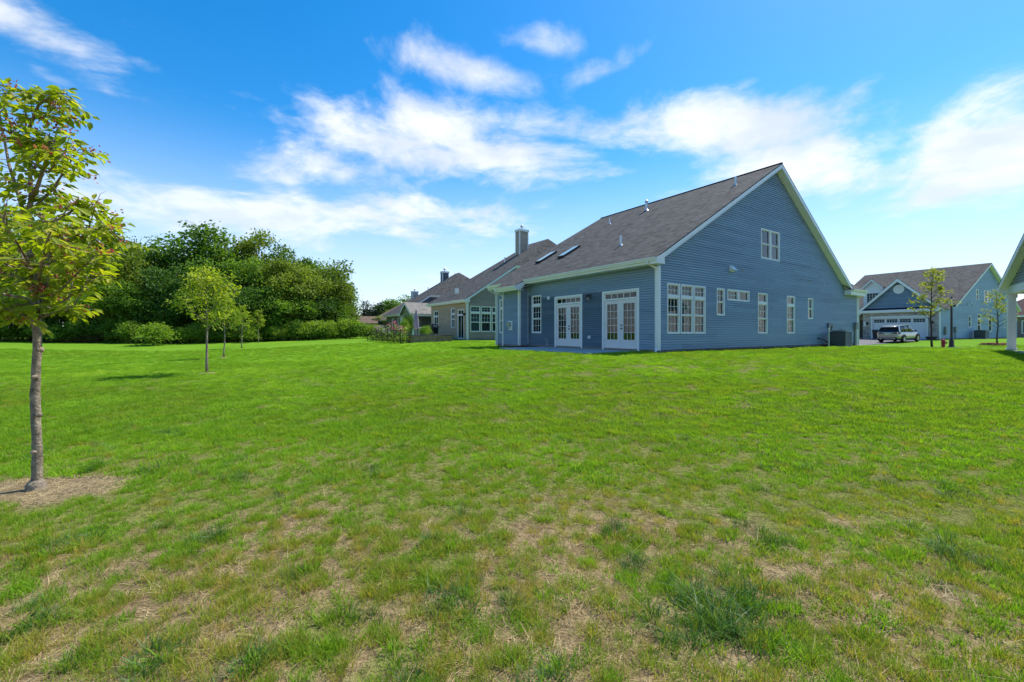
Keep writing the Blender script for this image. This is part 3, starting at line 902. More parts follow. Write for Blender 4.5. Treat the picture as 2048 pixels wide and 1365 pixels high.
def french_door(a0, a1, lamp):
    """white double door with fifteen-light glass leaves under a five-light transom"""
    zb, zt, cw = .842, 3.315, .095
    mb = MB()
    for b_ in ((a0, a1, zt - cw, zt), (a0, a0 + cw, .73, zt - cw), (a1 - cw, a1, .73, zt - cw)): backp.box(mb, *b_, -.10, .03)
    backp.box(mb, a0 + cw, a1 - cw, 2.895, 2.965, -.10, .012)
    d = mb.build('french_door', WHITE, bh)
    A0, A1 = a0 + cw, a1 - cw; am = (A0 + A1) / 2
    tm = MB()
    backp.box(tm, A0, A1, 3.165, zt - cw, -.09, -.01); backp.box(tm, A0, A0 + .07, 2.965, 3.165, -.09, -.01); backp.box(tm, A1 - .07, A1, 2.965, 3.165, -.09, -.01)
    for k in range(1, 5):
        a = A0 + .07 + (A1 - A0 - .14) * k / 5; backp.box(tm, a - .012, a + .012, 2.965, 3.165, -.07, -.02)
    tm.build('transom', DOORW, d)
    pm = MB(); backp.box(pm, A0 + .05, A1 - .05, 2.95, 3.18, -.056, -.05); pm.build('pane', GLASS, d)
    for l0, l1, hinge in ((A0, am - .003, 0), (am + .003, A1, 1)):
        lm = MB(); st = .165; g0, g1, h0, h1 = l0 + st, l1 - st, zb + .34, 2.885 - .16
        for b_ in ((l0, l1, h1, 2.885), (l0, l1, zb, h0), (l0, g0, h0, h1), (g1, l1, h0, h1)): backp.box(lm, *b_, -.065, -.02)
        # raised moulding round the glass
        for b_ in ((g0 - .03, g1 + .03, h1, h1 + .03), (g0 - .03, g1 + .03, h0 - .03, h0), (g0 - .03, g0, h0, h1), (g1, g1 + .03, h0, h1)): backp.box(lm, *b_, -.02, -.008)
        lm.build('door_leaf', DOORW, d)
        gm_ = MB()
        for k in (1, 2): a = g0 + (g1 - g0) * k / 3; backp.box(gm_, a - .009, a + .009, h0, h1, -.040, -.026)
        for k in range(1, 5): z = h0 + (h1 - h0) * k / 5; backp.box(gm_, g0, g1, z - .009, z + .009, -.0395, -.027)
        gm_.build('muntin', DOORW, d)
        pm = MB(); backp.box(pm, g0, g1, h0, h1, -.05, -.044); pm.build('pane', GLASS, d)
        hm = MB()
        for z in (1.1, 1.85, 2.6): a = l1 if hinge == 0 and False else (A1 if hinge == 0 and l1 > am + .1 else None)
        ha = A1 if hinge else A0
        for z in (1.12, 1.86, 2.62): backp.box(hm, ha - .012, ha + .012, z - .05, z + .05, -.018, .0)
        hm.build('hinge', GALV, d)
    km = MB()
    for z, r_ in ((1.80, .032), (1.66, .034)):
        c = backp.p(am - .07, z, -.02); km.tube([c, c + Vector((-.02, 0, 0)), c + Vector((-.055, 0, 0)), c + Vector((-.07, 0, 0))], [r_, r_ * .6, r_ * .95, r_ * .6], 10)
    km.build('door_handle', BLACKM, d)
    sm = MB(); backp.box(sm, A0, A1, zb - .035, zb, -.09, .05); sm.build('threshold', GALV, d)
    bm_ = MB(); backp.box(bm_, a0 + .03, a1 - .03, .62, zb - .036, -.05, .012); bm_.build('foundation_sill', FOUND, d)
    # room behind the glass, its dimness put into the dark wall colour
    im = MB(); P = backp.p
    B0, B1, Z0, Z1, dp = a0 - .6, a1 + .6, zb - .02, 3.6, 4.2
    im.poly([P(B0, Z0, -dp), P(B1, Z0, -dp), P(B1, Z1, -dp), P(B0, Z1, -dp)])
    for x, y in (((B0, Z0), (B1, Z0)), ((B1, Z0), (B1, Z1)), ((B1, Z1), (B0, Z1)), ((B0, Z1), (B0, Z0))):
        im.poly([P(*x, -.12), P(*y, -.12), P(*y, -dp), P(*x, -dp)])
    im.build('room_shade_box', ROOM, d)
    if lamp:
        cm = MB(); c = P(am + .35, 0, -1.5)
        cm.tube([c + Vector((0, 0, 3.6)), c + Vector((0, 0, 2.62))], .012, 6)
        for k in range(5):
            t = 2 * math.pi * k / 5; e_ = c + Vector((.27 * math.cos(t), .27 * math.sin(t), 2.42))
            cm.tube([c + Vector((0, 0, 2.64)), (c + e_) / 2 + Vector((0, 0, 1.42)), e_ + Vector((0, 0, .10))], .009, 5)
        cm.build('chandelier', BLACKM, d)
        lm_ = bpy.data.materials.new('lamp_globe'); lm_.use_nodes = True
        em = lm_.node_tree.nodes['Principled BSDF']; em.inputs['Emission Color'].default_value = (1, .93, .8, 1); em.inputs['Emission Strength'].default_value = 9
        for k in range(5):
            t = 2 * math.pi * k / 5; e_ = c + Vector((.27 * math.cos(t), .27 * math.sin(t), 2.42))
            MB().lathe([(.015, -.06), (.05, -.035), (.06, 0), (.05, .04), (.02, .06)], e_, 10).build('lamp_globe', lm_, d, smooth=True)


french_door(.897, 2.956, True)
french_door(4.248, 6.295, False)
# corner boards
for a, n_ in ((0, 1),):
    mb = MB(); mb.box((-.03, -.03, ZS - .03), (.13, .0, 4.1)); mb.box((-.03, .0, ZS - .03), (0, .13, 4.1)); mb.build('corner_board', WHITE, bh)
mb = MB(); mb.box((BD - .03, 8.625, ZS - .03), (BD + .09, 8.655, 3.9)); mb.box((BD - .03, 8.655, ZS - .03), (BD, 8.75, 3.86)); mb.build('corner_board', WHITE, bh)
mb = MB(); mb.box((-.02, 8.60, ZS), (-.0, 8.654, 4.1)); mb.build('corner_board', WHITE, bh)
mb = MB(); mb.box((-.03, 11.83, ZS - .03), (0, 11.93, 4.1)); mb.build('corner_board', WHITE, bh)
mb = MB(); mb.box((BD - .03, 10.21, ZS - .03), (BD, 10.30, 3.86)); mb.build('corner_board', WHITE, bh)
mb = MB(); mb.box((20.4, -.03, ZS - .03), (20.53, 0, 3.86)); mb.build('corner_board', WHITE, bh)
# roof
O0, O1, E0 = -.35, 12.2, -.5
ez = roofz(E0)
roof = roof_face('roof', [(E0, O0, ez), (E0, O1, ez), (RS, O1, RZ), (RS, O0, RZ)], (0, 1, 0), SHING, bh)
BE = -1.09
roof_face('roof', [(BE, 8.25, roofz(BE)), (BE, 10.4, roofz(BE)), (E0, 10.4, ez - .001), (E0, 8.25, ez - .001)], (0, 1, 0), SHING, bh)
FE = 18.75
roof_face('roof', [(RS, O0, RZ), (RS, O1, RZ), (FE, O1, roofz(FE)), (FE, O0, roofz(FE))], (0, 1, 0), SHING, bh)
# front wing over the garage: ridge runs along u
wz, wr = 4.22, 4.22 + .66 * 6.3
roof_face('roof', [(18.3, -.38, wz), (20.95, -.38, wz), (20.95, 5.95, wr), (12, 5.95, wr)], (1, 0, 0), SHING, bh)
roof_face('roof', [(18.3, 12.28, wz), (20.95, 12.28, wz), (20.95, 5.95, wr), (12, 5.95, wr)], (1, 0, 0), SHING, bh)
rm = MB(); rm.beam((RS, O0 - .01, RZ + .005), (RS, O1 + .01, RZ + .005), .16, .03); rm.build('ridge_cap', SHING, bh)


def rake(s0, s1, zf, o, parent, w=.21, soff=True, out=-1, mt=WHITE, depth=.35):
    """sloping fascia board and its soffit"""
    a, c = Vector((s0, o, zf(s0) - .055)), Vector((s1, o, zf(s1) - .055))
    mb = MB(); mb.prism([a, c, c - Vector((0, 0, w)), a - Vector((0, 0, w))], (0, .03, 0)); mb.build('rake_board', mt, parent)
    if soff:
        mb = MB(); mb.prism([a - Vector((0, 0, w - .02)), c - Vector((0, 0, w - .02)), c - Vector((0, 0, w - .045)), a - Vector((0, 0, w - .045))], (0, depth, 0))
        mb.build('soffit', mt, parent)


rake(E0, RS, roofz, O0 - .001, bh); rake(RS, FE - .1, roofz, O0 - .001, bh)
rake(E0, RS, roofz, O1 - .03, bh, soff=False); rake(RS, FE, roofz, O1 - .03, bh, soff=False)
# eave return at the near corner, boxed eave at the front
mb = MB(); mb.prism([(E0 - .02, O0 - .012, ez - .03), (-.10, O0 - .012, roofz(-.1) - .07), (-.06, O0 - .012, 4.115), (E0 - .02, O0 - .012, 4.115)], (0, .34, 0)); mb.build('eave_return', WHITE, bh)
mb = MB(); mb.box((18.35, -.36, 3.86), (20.9, .0, 4.06)); mb.build('eave_return', WHITE, bh)
mb = MB(); mb.prism([(18.35, -.362, 4.06), (20.9, -.362, 4.06), (20.9, -.362, 4.16), (18.35, -.362, 4.16)], (0, .36, 0)); mb.build('fascia', WHITE, bh)
gutter((18.45, -.365, 4.21), (20.95, -.365, 4.21), (0, -1, 0), bh)
# eaves along the back: fascia, soffit, gutter
for o0, o1, e_, zt in ((O0 + .34, 8.25, E0, ez), (10.4, O1, E0, ez), (8.25, 10.4, BE, roofz(BE))):
    mb = MB(); mb.box((e_ + .004, o0, zt - .245), (e_ + .03, o1, zt - .03)); mb.build('fascia', CREAM, bh)
    mb = MB(); mb.box((e_ + .03, o0, zt - .245), (0.0 if e_ == E0 else BD + .02, o1, zt - .225)); mb.build('soffit', CREAM, bh)
    gutter((e_ + .002, o0 - (.3 if o0 < 1 else 0), zt - .02), (e_ + .002, o1, zt - .02), (-1, 0, 0), bh)
mb = MB(); mb.prism([(BE, 8.245, roofz(BE) - .02), (E0 + .02, 8.245, ez - .05), (E0 + .02, 8.245, ez - .26), (BE + .28, 8.245, roofz(BE) - .24), (BE, 8.245, roofz(BE) - .24)], (0, .03, 0)); mb.build('rake_board', WHITE, bh)
mb = MB(); mb.prism([(BE + .05, 8.26, roofz(BE) - .22), (0, 8.26, ez - .24), (0, 8.65, ez - .24), (BE + .05, 8.65, roofz(BE) - .22)], (0, 0, .02)); mb.build('soffit', WHITE, bh)
# downspouts
gz0 = 4.24
downspout([(-.56, .10, gz0), (-.56, .06, 4.15), (-.10, -.005, 3.98), (-.075, -.005, 3.85), (-.075, -.005, .86), (-.22, -.05, .73)], bh)
downspout([(BE - .06, 10.3, 3.92), (BE - .05, 10.28, 3.80), (BD - .06, 10.26, 3.62), (BD - .06, 10.26, .70)], bh, CREAM)
downspout([(-.56, 12.05, gz0), (-.5, 12.0, 4.08), (-.06, 11.94, 3.85), (-.06, 11.94, .70)], bh, CREAM)
downspout([(20.6, -.43, 4.08), (20.58, -.2, 3.9), (20.57, -.05, 3.75), (20.57, -.05, .66)], bh)
# roof pipes and skylights


def roofpt(s, o, up=0): return Vector((s, o, roofz(s) + up))


for s, o, h, r_, cap in ((7.51, 1.02, .42, .05, 0), (7.60, 6.62, .50, .075, 1), (6.80, 8.91, .36, .05, 0), (1.78, 3.47, .46, .055, 0)):
    mb = MB(); c = roofpt(s, o, -.05)
    mb.tube([c, c + Vector((0, 0, h + .05))], r_, 12)
    if cap: mb.tube([c + Vector((0, 0, h + .02)), c + Vector((0, 0, h + .05)), c + Vector((0, 0, h + .14)), c + Vector((0, 0, h + .19)), c + Vector((0, 0, h + .24))], [r_, .11, .11, .05, .02], 12)
    mb.tube([c + Vector((0, 0, .0)), c + Vector((0, 0, .10))], [r_ * 2.4, r_ * 1.3], 12)
    mb.build('vent_pipe', GALV, bh, smooth=False)
BRONZE = mat('skylight_curb', (0.03, 0.03, 0.033), .5, .4)
SKYG = mat('skylight_sky_tint', (0.26, 0.40, 0.40), .12, .8)  # pale base colour stands in for bright sky reflected in the panes
for o in (10.15, 8.02):
    mb = MB(); nrm = Vector((-M1, 0, 1)).normalized(); a, c = roofpt(1.88, o), roofpt(3.16, o); w = .28
    side = Vector((0, 1, 0))
    def prb(mb, p0, p1, hw, lo, hi):
        mb.prism([p0 - side * hw + nrm * lo, p0 + side * hw + nrm * lo, p1 + side * hw + nrm * lo, p1 - side * hw + nrm * lo], nrm * (hi - lo))
    prb(mb, a, c, w, -.02, .12); sk = mb.build('skylight', BRONZE, bh)
    d_ = (c - a).normalized(); mb = MB(); prb(mb, a + d_ * .05, c - d_ * .05, w - .045, .121, .128); mb.build('pane', SKYG, sk)
# fittings on the walls
mb = MB(); c = backp.p(6.777, 3.286, .012); mb.tube([c, c + Vector((-.05, 0, 0))], [.09, .08], 18); mb.build('round_vent', WHITE, bh)
mb = MB(); gable.box(mb, 5.08, 5.44, 4.28, 4.33, .0, .03); a = gable.p(5.09, 4.56, .01); mb.prism([gable.p(5.07, 4.57, .0), gable.p(5.07, 4.32, .0), gable.p(5.07, 4.32, .24)], (.36, 0, 0)); mb.build('dryer_hood', WHITE, bh)
for s, z, w in ((6.28, 4.455, .13), (12.34, 4.426, .10), (13.27, 4.406, .14), (14.77, 4.74, .09), (15.77, 4.425, .10)):
    mb = MB(); gable.box(mb, s - w * .6, s + w * .6, z - w * .65, z + w * .65, .0, .022)
    mb.prism([gable.p(s - w * .4, z + w * .5, .02), gable.p(s - w * .4, z - w * .3, .02), gable.p(s - w * .4, z - w * .3, .02 + w)], (w * .8, 0, 0)); mb.build('wall_vent', mat('vent_grey', (.36, .40, .43), .5), bh)
mb = MB(); c = backp.p(3.764, 1.277, .015); backp.box(mb, 3.68, 3.84, 1.21, 1.34, .0, .05); backp.box(mb, 3.66, 3.74, 1.22, 1.33, .05, .10); mb.build('outlet_box', WHITE, bh)
mb = MB(); c = backp.p(6.906, 1.185, .01); mb.tube([c, c + Vector((-.10, 0, 0)), c + Vector((-.13, 0, -.05))], .016, 8); mb.tube([c + Vector((-.02, 0, .0)), c + Vector((-.02, 0, -.42))], .012, 6); mb.build('hose_tap', GALV, bh)
# wall lantern
lt = MB(); backp.box(lt, 3.66, 3.80, 3.06, 3.26, .012, .045)
c = backp.p(3.73, 3.20, .045); lt.tube([c, c + Vector((-.09, 0, .06)), c + Vector((-.16, 0, .02))], .012, 6)
t0 = c + Vector((-.16, 0, -.01)); lt.tube([t0 + Vector((0, 0, .05)), t0, t0 + Vector((0, 0, -.05))], [.015, .06, .09], 6)
for k in range(6):
    t = 2 * math.pi * k / 6; e_ = Vector((math.cos(t), math.sin(t), 0))
    lt.beam(t0 + e_ * .075 + Vector((0, 0, -.05)), t0 + e_ * .06 + Vector((0, 0, -.24)), .012, .012, e_)
lt.tube([t0 + Vector((0, 0, -.23)), t0 + Vector((0, 0, -.26))], [.065, .05], 6); lan = lt.build('wall_lantern', BLACKM, bh)
MB().tube([t0 + Vector((0, 0, -.05)), t0 + Vector((0, 0, -.23))], [.068, .054], 6).build('lantern_glass', glass_mat('lantern_glass', (.8, .8, .78), 1.5), lan)
# meter box on the bump
mb = MB(); bumpp.box(mb, 9.30, 9.72, 1.62, 2.14, .016, .045); mb.build('meter_board', WHITE, bh)
mb = MB(); bumpp.box(mb, 9.42, 9.66, 1.82, 2.08, .045, .19); c = bumpp.p(9.54, 1.78, .12); mb.tube([c, c - Vector((0, 0, .1))], .035, 8); mb.build('gas_meter', mat('meter_paint', (.36, .36, .27), .5), bh, bevel=.03)
# electrical gear by the front corner
mb = MB(); gable.box(mb, 19.82, 20.22, 1.70, 2.14, .016, .17); gable.box(mb, 19.93, 20.05, .60, 1.70, .02, .09); mb.build('electric_meter', GREYB, bh)
mb = MB(); gable.box(mb, 15.75, 16.05, 1.80, 2.06, .016, .12); c = gable.p(15.9, 1.80, .05); mb.tube([c, c - Vector((0, 0, .35))], .02, 6); mb.build('disconnect_box', GREYB, bh)
mb = MB(); gable.box(mb, 16.25, 16.45, 1.72, 1.96, .016, .10); c = gable.p(16.35, 1.72, .05); mb.tube([c, c - Vector((0, 0, .3))], .02, 6); mb.build('disconnect_box', GREYB, bh)
mb = MB(); c = gable.p(14.3, 0, .62); mb.tube([c + Vector((0, 0, .55)), c + Vector((0, 0, 1.72)), c + Vector((.06, .0, 1.78)), c + Vector((.1, 0, 1.70))], .022, 8); mb.build('vent_pipe', WHITE, bh)
mb = MB(); c = gable.p(14.4, 1.15, .02); mb.tube([c, c + Vector((.1, -.2, -.05)), c + Vector((.5, -.45, -.30)), c + Vector((.75, -.6, -.36))], .035, 8); mb.build('refrigerant_line', BLACKM, bh)
mb = MB(); c = gable.p(17.4, 1.60, .012)
for k in range(5): mb.tube([c + Vector((.12 * k, 0, .08 * math.sin(k * 2.1))), c + Vector((.12 * k, -.09, .08 * math.sin(k * 2.1) - .02)), c + Vector((.12 * k + .1, -.09, .08 * math.sin(k * 2.1 + 1)))], .014, 6)
mb.build('pipe_stubs', GREYB, bh)


# ------------------------------------------------------------------ condensers
def ac_unit(loc, rz, label, w=.86, h=.92):
    a = empty('air_conditioner', loc, rz, label, 'air conditioner', 'garden condensers')
    hw = w / 2
    mb = MB(); mb.box((-hw - .08, -hw - .08, -.12), (hw + .08, hw + .08, .05)); mb.build('base_pad', CONC, a)
    mb = MB(); mb.box((-hw + .03, -hw + .03, .05), (hw - .03, hw - .03, h - .03)); mb.build('coil', DARKU, a)
    for sx, sy in ((-1, -1), (1, -1), (1, 1), (-1, 1)):
        mb = MB(); mb.box((sx * hw, sy * hw, .05), (sx * (hw - .06), sy * (hw - .06), h)); mb.build('corner_post', LOUV, a)
    n = 11
    for k in range(n):
        z = .09 + k * (h - .14) / n; mb = MB(); e = hw - .061
        mb.prism([(-e, -hw, z), (-e, -hw + .03, z + .035), (-e, -hw + .03, z + .045), (-e, -hw, z + .012)], (2 * e, 0, 0))
        mb.prism([(-e, hw, z), (-e, hw - .03, z + .035), (-e, hw - .03, z + .045), (-e, hw, z + .012)], (2 * e, 0, 0))
        mb.prism([(hw, -e, z), (hw - .03, -e, z + .035), (hw - .03, -e, z + .045), (hw, -e, z + .012)], (0, 2 * e, 0))
        mb.prism([(-hw, -e, z), (-hw + .03, -e, z + .035), (-hw + .03, -e, z + .045), (-hw, -e, z + .012)], (0, 2 * e, 0)); mb.build('louvre', DARKU if k % 1 else LOUV, a)
    mb = MB(); mb.box((-hw - .01, -hw - .01, h - .03), (hw + .01, hw + .01, h)); mb.tube([(0, 0, h - .01), (0, 0, h + .05)], [hw * .85, hw * .8], 20)
    for k in range(4): mb.tube([(0, 0, h + .05), (0, 0, h + .056)], [hw * (.2 + .2 * k)] * 2, 20)
    mb.build('fan_guard', LOUV, a)
    return a


def house_pt(s, o, z): p_ = uvw(s, o); return (p_[0], p_[1], z)


ac_unit(house_pt(15.55, -.72, .62), TH, 'dark grey condenser against the long gable wall of the blue house')

# patio, mulch beds
mb = MB(); mb.box((-2.75, .85, .56), (-.02, 7.2, .735)); pt_e = empty('patio', (CORNER[0], CORNER[1], .56), TH, dz=.56)
bpy.data.objects.remove(pt_e)
pat = mb.build('patio', CONC, None, bevel=.012); pat.location = (CORNER[0], CORNER[1], 0); pat.rotation_euler = (0, 0, TH); tag(pat, 'pale concrete patio slab along the blue wall', 'patio', kind='structure')


def bed(name, poly, h, label):
    """a low heap of dark mulch"""
    c = np.mean(poly, 0); P3 = []; rs = []
    n = 48; pl_ = np.array(poly, float); per = []
    for i in range(len(pl_)):
        a, c2 = pl_[i], pl_[(i + 1) % len(pl_)]
        for k in range(14): per.append(a + (c2 - a) * k / 14)
    per = np.array(per); rings_ = []
    for f, zz_ in ((1.0, -.05), (.96, .02), (.8, h * .8), (.5, h), (.15, h * .95)):
        q_ = c + (per - c) * f + (rng.random(per.shape) - .5) * .06; w_ = np.array([uvw(*t) for t in q_])
        g = ground_z(w_[:, 0], w_[:, 1]); rings_.append([(w_[k, 0], w_[k, 1], g[k] + zz_ + (rng.random() - .5) * .03) for k in range(len(per))])
    o = MB().rings(rings_).build(name, MULCH); return tag(o, label, 'mulch', kind='stuff')


bed('mulch_bed', [(-1.3, 7.3), (-.1, 7.0), (-.05, 8.6), (-.7, 8.6), (-.75, 10.3), (-1.0, 10.6), (-1.5, 9)], .06, 'dark mulch bed in the corner beside the patio')
bed('mulch_bed', [(-.1, -.28), (7, -.3), (14, -.3), (20.4, -.25), (20.4, -.02), (0, -.02)], .05, 'thin dark mulch strip at the foot of the gable wall')

# ================================================================== neighbours along the row
def hip_house(name, label, s0, o0, o1, ez_, pitch, up_s, peak_s, peak_o, far_o, wallm, sidem, roofm, zb, wall_u=.4, hole_b=(), hole_g=(), ridge_z=None):
    """house of the row: back slope facing the lawn, rake up to a clipped hip at the near end"""
    base = uvw(s0, o0)
    h = empty(name, (base[0], base[1], zb), TH, label, 'house', dz=zb)
    rz = ez_ + pitch * peak_s
    uz = ez_ + pitch * up_s
    S2 = 2 * peak_s
    # local frame: x along u from the back eave, y along v from the near rake
    W_ = o1 - o0; pf = far_o - o0; pn = peak_o - o0
    roof_face('roof', [(0, 0, ez_), (0, W_, ez_), (peak_s, pf, rz), (peak_s, pn, rz), (up_s, 0, uz)], (0, 1, 0), roofm, h)
    roof_face('roof', [(up_s, 0, uz), (peak_s, pn, rz), (S2 - up_s, 0, uz)], (1, 0, 0), roofm, h)
    roof_face('roof', [(S2, 0, ez_), (S2, W_, ez_), (peak_s, pf, rz), (peak_s, pn, rz), (S2 - up_s, 0, uz)], (0, 1, 0), roofm, h)
    roof_face('roof', [(0, W_, ez_), (S2, W_, ez_), (peak_s, pf, rz)], (1, 0, 0), roofm, h)
    rf = lambda s: ez_ + pitch * s
    rake(0, up_s, rf, -.002, h, w=.2, depth=.36)
    gutter((up_s, -.004, uz - .02), (S2 - up_s, -.004, uz - .02), (0, -1, 0), h)
    mb = MB(); mb.box((up_s + .02, .0, uz - .24), (S2 - up_s, .36, uz - .05)); mb.build('fascia', WHITE, h)
    mb = MB(); mb.box((.004, .02, ez_ - .24), (.03, W_, ez_ - .03)); mb.build('fascia', CREAM, h)
    mb = MB(); mb.box((.03, .02, ez_ - .24), (wall_u, W_, ez_ - .22)); mb.build('soffit', CREAM, h)
    mb = MB(); mb.prism([(-.02, -.012, ez_ - .03), (.42, -.012, rf(.42) - .07), (.46, -.012, ez_ - .25), (-.02, -.012, ez_ - .25)], (0, .36, 0)); mb.build('eave_return', WHITE, h)
    gutter((.002, 0, ez_ - .02), (.002, W_, ez_ - .02), (-1, 0, 0), h)
    bp = Plane((wall_u, 0, 0), (0, 1, 0), (-1, 0, 0)); gp = Plane((0, .36, 0), (1, 0, 0), (0, -1, 0))
    siding(bp, zb + .1, ez_ - .2, lambda z: .36, lambda z: W_ - .36, hole_b, wallm, h, single=True, name='back_wall')
    siding(gp, zb + .1, uz - .22, lambda z: wall_u if z < ez_ - .25 else max(wall_u, (z + .24 - ez_) / pitch), lambda z: S2 - .4, hole_g, sidem, h, single=True, name='side_wall')
    mb = MB(); mb.box((wall_u + .01, .375, zb - .4), (S2 - .4, W_ - .37, zb + .1)); mb.build('foundation', FOUND, h)
    mb = MB(); mb.box((wall_u + .3, .37, zb + .1), (S2 - .5, .9, ez_ - .3)) if False else mb.box((S2 - .45, .4, zb + .1), (S2 - .4, W_ - .4, ez_)); mb.build('front_wall', sidem, h)
    mb = MB(); mb.box((wall_u + .02, W_ - .4, zb + .1), (S2 - .4, W_ - .36, ez_ - .05)); mb.build('far_wall', sidem, h)
    mb = MB(); mb.box((wall_u - .03, .33, zb + .08), (wall_u + .10, .36, ez_ - .22)); mb.box((wall_u - .03, .36, zb + .08), (wall_u, .50, ez_ - .22)); mb.build('corner_board', WHITE, h)
    downspout([(-.05, .15, ez_ - .12), (.05, .18, ez_ - .25), (wall_u - .07, .30, ez_ - .45), (wall_u - .07, .30, zb + .05)], h)
    return h, bp, gp, rf


def chimney(h, x0, x1, y0, y1, z0, z1, m, pipe=True):
    mb = MB(); mb.box((x0, y0, z0), (x1, y1, z1)); c = mb.build('chimney', m, h)
    mb = MB()
    for x, y in ((x0, y0), (x1, y0), (x0, y1), (x1, y1)): mb.box((x - .05, y - .05, z0), (x + .05, y + .05, z1 - .01))
    tag(mb.build('chimney_trim', WHITE, c), kind='stuff')
    mb = MB(); mb.box((x0 - .1, y0 - .1, z1), (x1 + .1, y1 + .1, z1 + .22)); mb.build('chimney_cap', WHITE, c)
    if pipe:
        cc = ((x0 + x1) / 2, (y0 + y1) / 2, z1 + .2)
        MB().lathe([(.09, 0), (.09, .22), (.15, .24), (.18, .36), (.15, .48), (.08, .56)], cc, 12).build('flue', GALV, c)


# beige house
B0s, B0o = 3.1, 22.15
hb = [(x0 - B0o, x1 - B0o, z0, z1) for x0, x1, z0, z1 in ((28.67, 29.76, 1.5, 3.66), (24.93, 25.72, 1.9, 3.76), (23.17, 24.39, .92, 3.56))]
hg = [(x0 - B0s, x1 - B0s, 1.54, 3.82) for x0, x1 in ((3.79, 4.79), (4.89, 5.91), (6.01, 7.0))]
bg_h, bp, gp, rf = hip_house('beige_house', 'beige sided house with tall chimney and raised terrace beside the blue house', B0s, B0o, 30.8, 4.38, .64, 5.28, 10.78, 24.21, 27.6, BEIGE, siding_mat('taupe_vinyl', (.33, .27, .21)), SHING, .76, hole_b=hb, hole_g=hg)
for i, (a, c, z0, z1) in enumerate(hg): window(gp, a, c, z0, z1, bg_h, [(z0 + .055, 2.38), (2.41, 3.16), (3.32, z1 - .055)], (3, 2), gridded=(0, 1, 1), back=None if i else ('curtain', mat('blue_curtain', (.14, .20, .26), .9)))
for a, c, z0, z1 in hb[:2]: window(bp, a, c, z0, z1, bg_h, [(z0 + .055, z0 + .8), (z0 + .83, z1 - .62), (z1 - .5, z1 - .055)], (2, 1), bar=.05)
a, c, z0, z1 = hb[2]
window(bp, a, c, z0, z1, bg_h, [(z0 + .055, z1 - .55), (z1 - .45, z1 - .055)], (2, 1), name='sliding_door', bar=.06)
chimney(bg_h, 8.2, 9.25, 3.55, 4.25, 8.9, 12.05, siding_mat('taupe_vinyl', (.33, .27, .21)))
MB().tube([(6.9, 4.4, rf(6.9) - .1), (6.9, 4.4, rf(6.9) + .5)], .06, 10).build('vent_pipe', GALV, bg_h)
for y in (4.2, 4.55): MB().tube([(1.35, y, rf(1.35) - .1), (1.35, y, rf(1.35) + .5)], .09, 10).build('vent_pipe', WHITE, bg_h)
mb = MB(); c = bp.p(.75, 3.1, .02); bp.box(mb, .7, .8, 3.0, 3.2, .02, .05); mb.tube([c + Vector((-.05, 0, .1)), c + Vector((-.15, 0, .05)), c + Vector((-.15, 0, -.15))], [.03, .09, .05], 8); mb.build('wall_lantern', BLACKM, bg_h)
# slate house with a covered porch
sh, sbp, sgp, srf = hip_house('slate_house', 'dark slate sided house with gabled porch roof and narrow chimney beyond the beige house', 3.62, 40.18, 47.3, 3.78, .64, 3.85, 9.6, 43.4, 44.6, OLIVE, SLATE, SHING, .80, hole_b=[(1.2, 2.2, 1.4, 3.3), (3.4, 4.4, 1.4, 3.3)], hole_g=[(1.2, 2.2, 1.5, 3.4), (2.4, 3.4, 1.5, 3.4)])
for a in (1.2, 3.4): window(sbp, a, a + 1.0, 1.4, 3.3, sh, [(1.455, 2.3), (2.33, 3.245)], (2, 1))
for a in (1.2, 2.4): window(sgp, a, a + 1.0, 1.5, 3.4, sh, [(1.555, 2.4), (2.43, 3.345)], (2, 1))
chimney(sh, 7.6, 8.5, 4.4, 5.0, 7.5, 9.9, SLATE)
MB().tube([(5.5, 4.6, srf(5.5) - .1), (5.5, 4.6, srf(5.5) + .45)], .06, 8).build('vent_pipe', GALV, sh)
# porch of the slate house (gable faces the lawn, ridge runs along u); local coordinates of sh
yo = 35.2 - 40.18; hwid, x0, x1 = 2.0, -1.3, 4.5; pz, ptop = 3.5, 4.85
roof_face('porch_roof', [(x0, yo - hwid, pz), (x1, yo - hwid, pz), (x1, yo, ptop), (x0, yo, ptop)], (1, 0, 0), SHINGL, sh)
roof_face('porch_roof', [(x0, yo + hwid, pz), (x1, yo + hwid, pz), (x1, yo, ptop), (x0, yo, ptop)], (1, 0, 0), SHINGL, sh)
for sg in (-1, 1):
    mb = MB(); mb.prism([(x0, yo + sg * hwid, pz - .04), (x0, yo, ptop - .04), (x0, yo, ptop - .26), (x0, yo + sg * hwid, pz - .26)], (.03, 0, 0)); mb.build('rake_board', WHITE, sh)
mb = MB(); mb.prism([(x0 + .3, yo - hwid + .2, pz - .1), (x0 + .3, yo, ptop - .15), (x0 + .3, yo + hwid - .2, pz - .1)], (.04, 0, 0)); mb.build('porch_gable', OLIVE, sh)
mb = MB(); mb.box((x0 + .2, yo - hwid + .08, pz - .24), (x1, yo - hwid + .26, pz - .03)); mb.build('porch_beam', WHITE, sh)
for y in (yo - hwid + .17, yo + hwid - .17):
    mb = MB(); mb.box((x0 + .25, y - .08, .75), (x0 + .41, y + .08, pz - .2)); mb.box((x0 + .22, y - .11, .75), (x0 + .44, y + .11, 1.0)); mb.build('porch_post', WHITE, sh)
pwall = Plane((0, yo - .5, 0), (1, 0, 0), (0, -1, 0))
siding(pwall, .85, pz + .3, lambda z: .6, lambda z: 9.0, [], SLATE, sh, single=True, name='porch_wall')
pw2 = Plane((.6, 0, 0), (0, 1, 0), (-1, 0, 0))
siding(pw2, .85, pz, lambda z: yo - .5, lambda z: .4, [(yo + .4, yo + 1.9, .9, 3.0)], SLATE, sh, single=True, name='porch_wall')
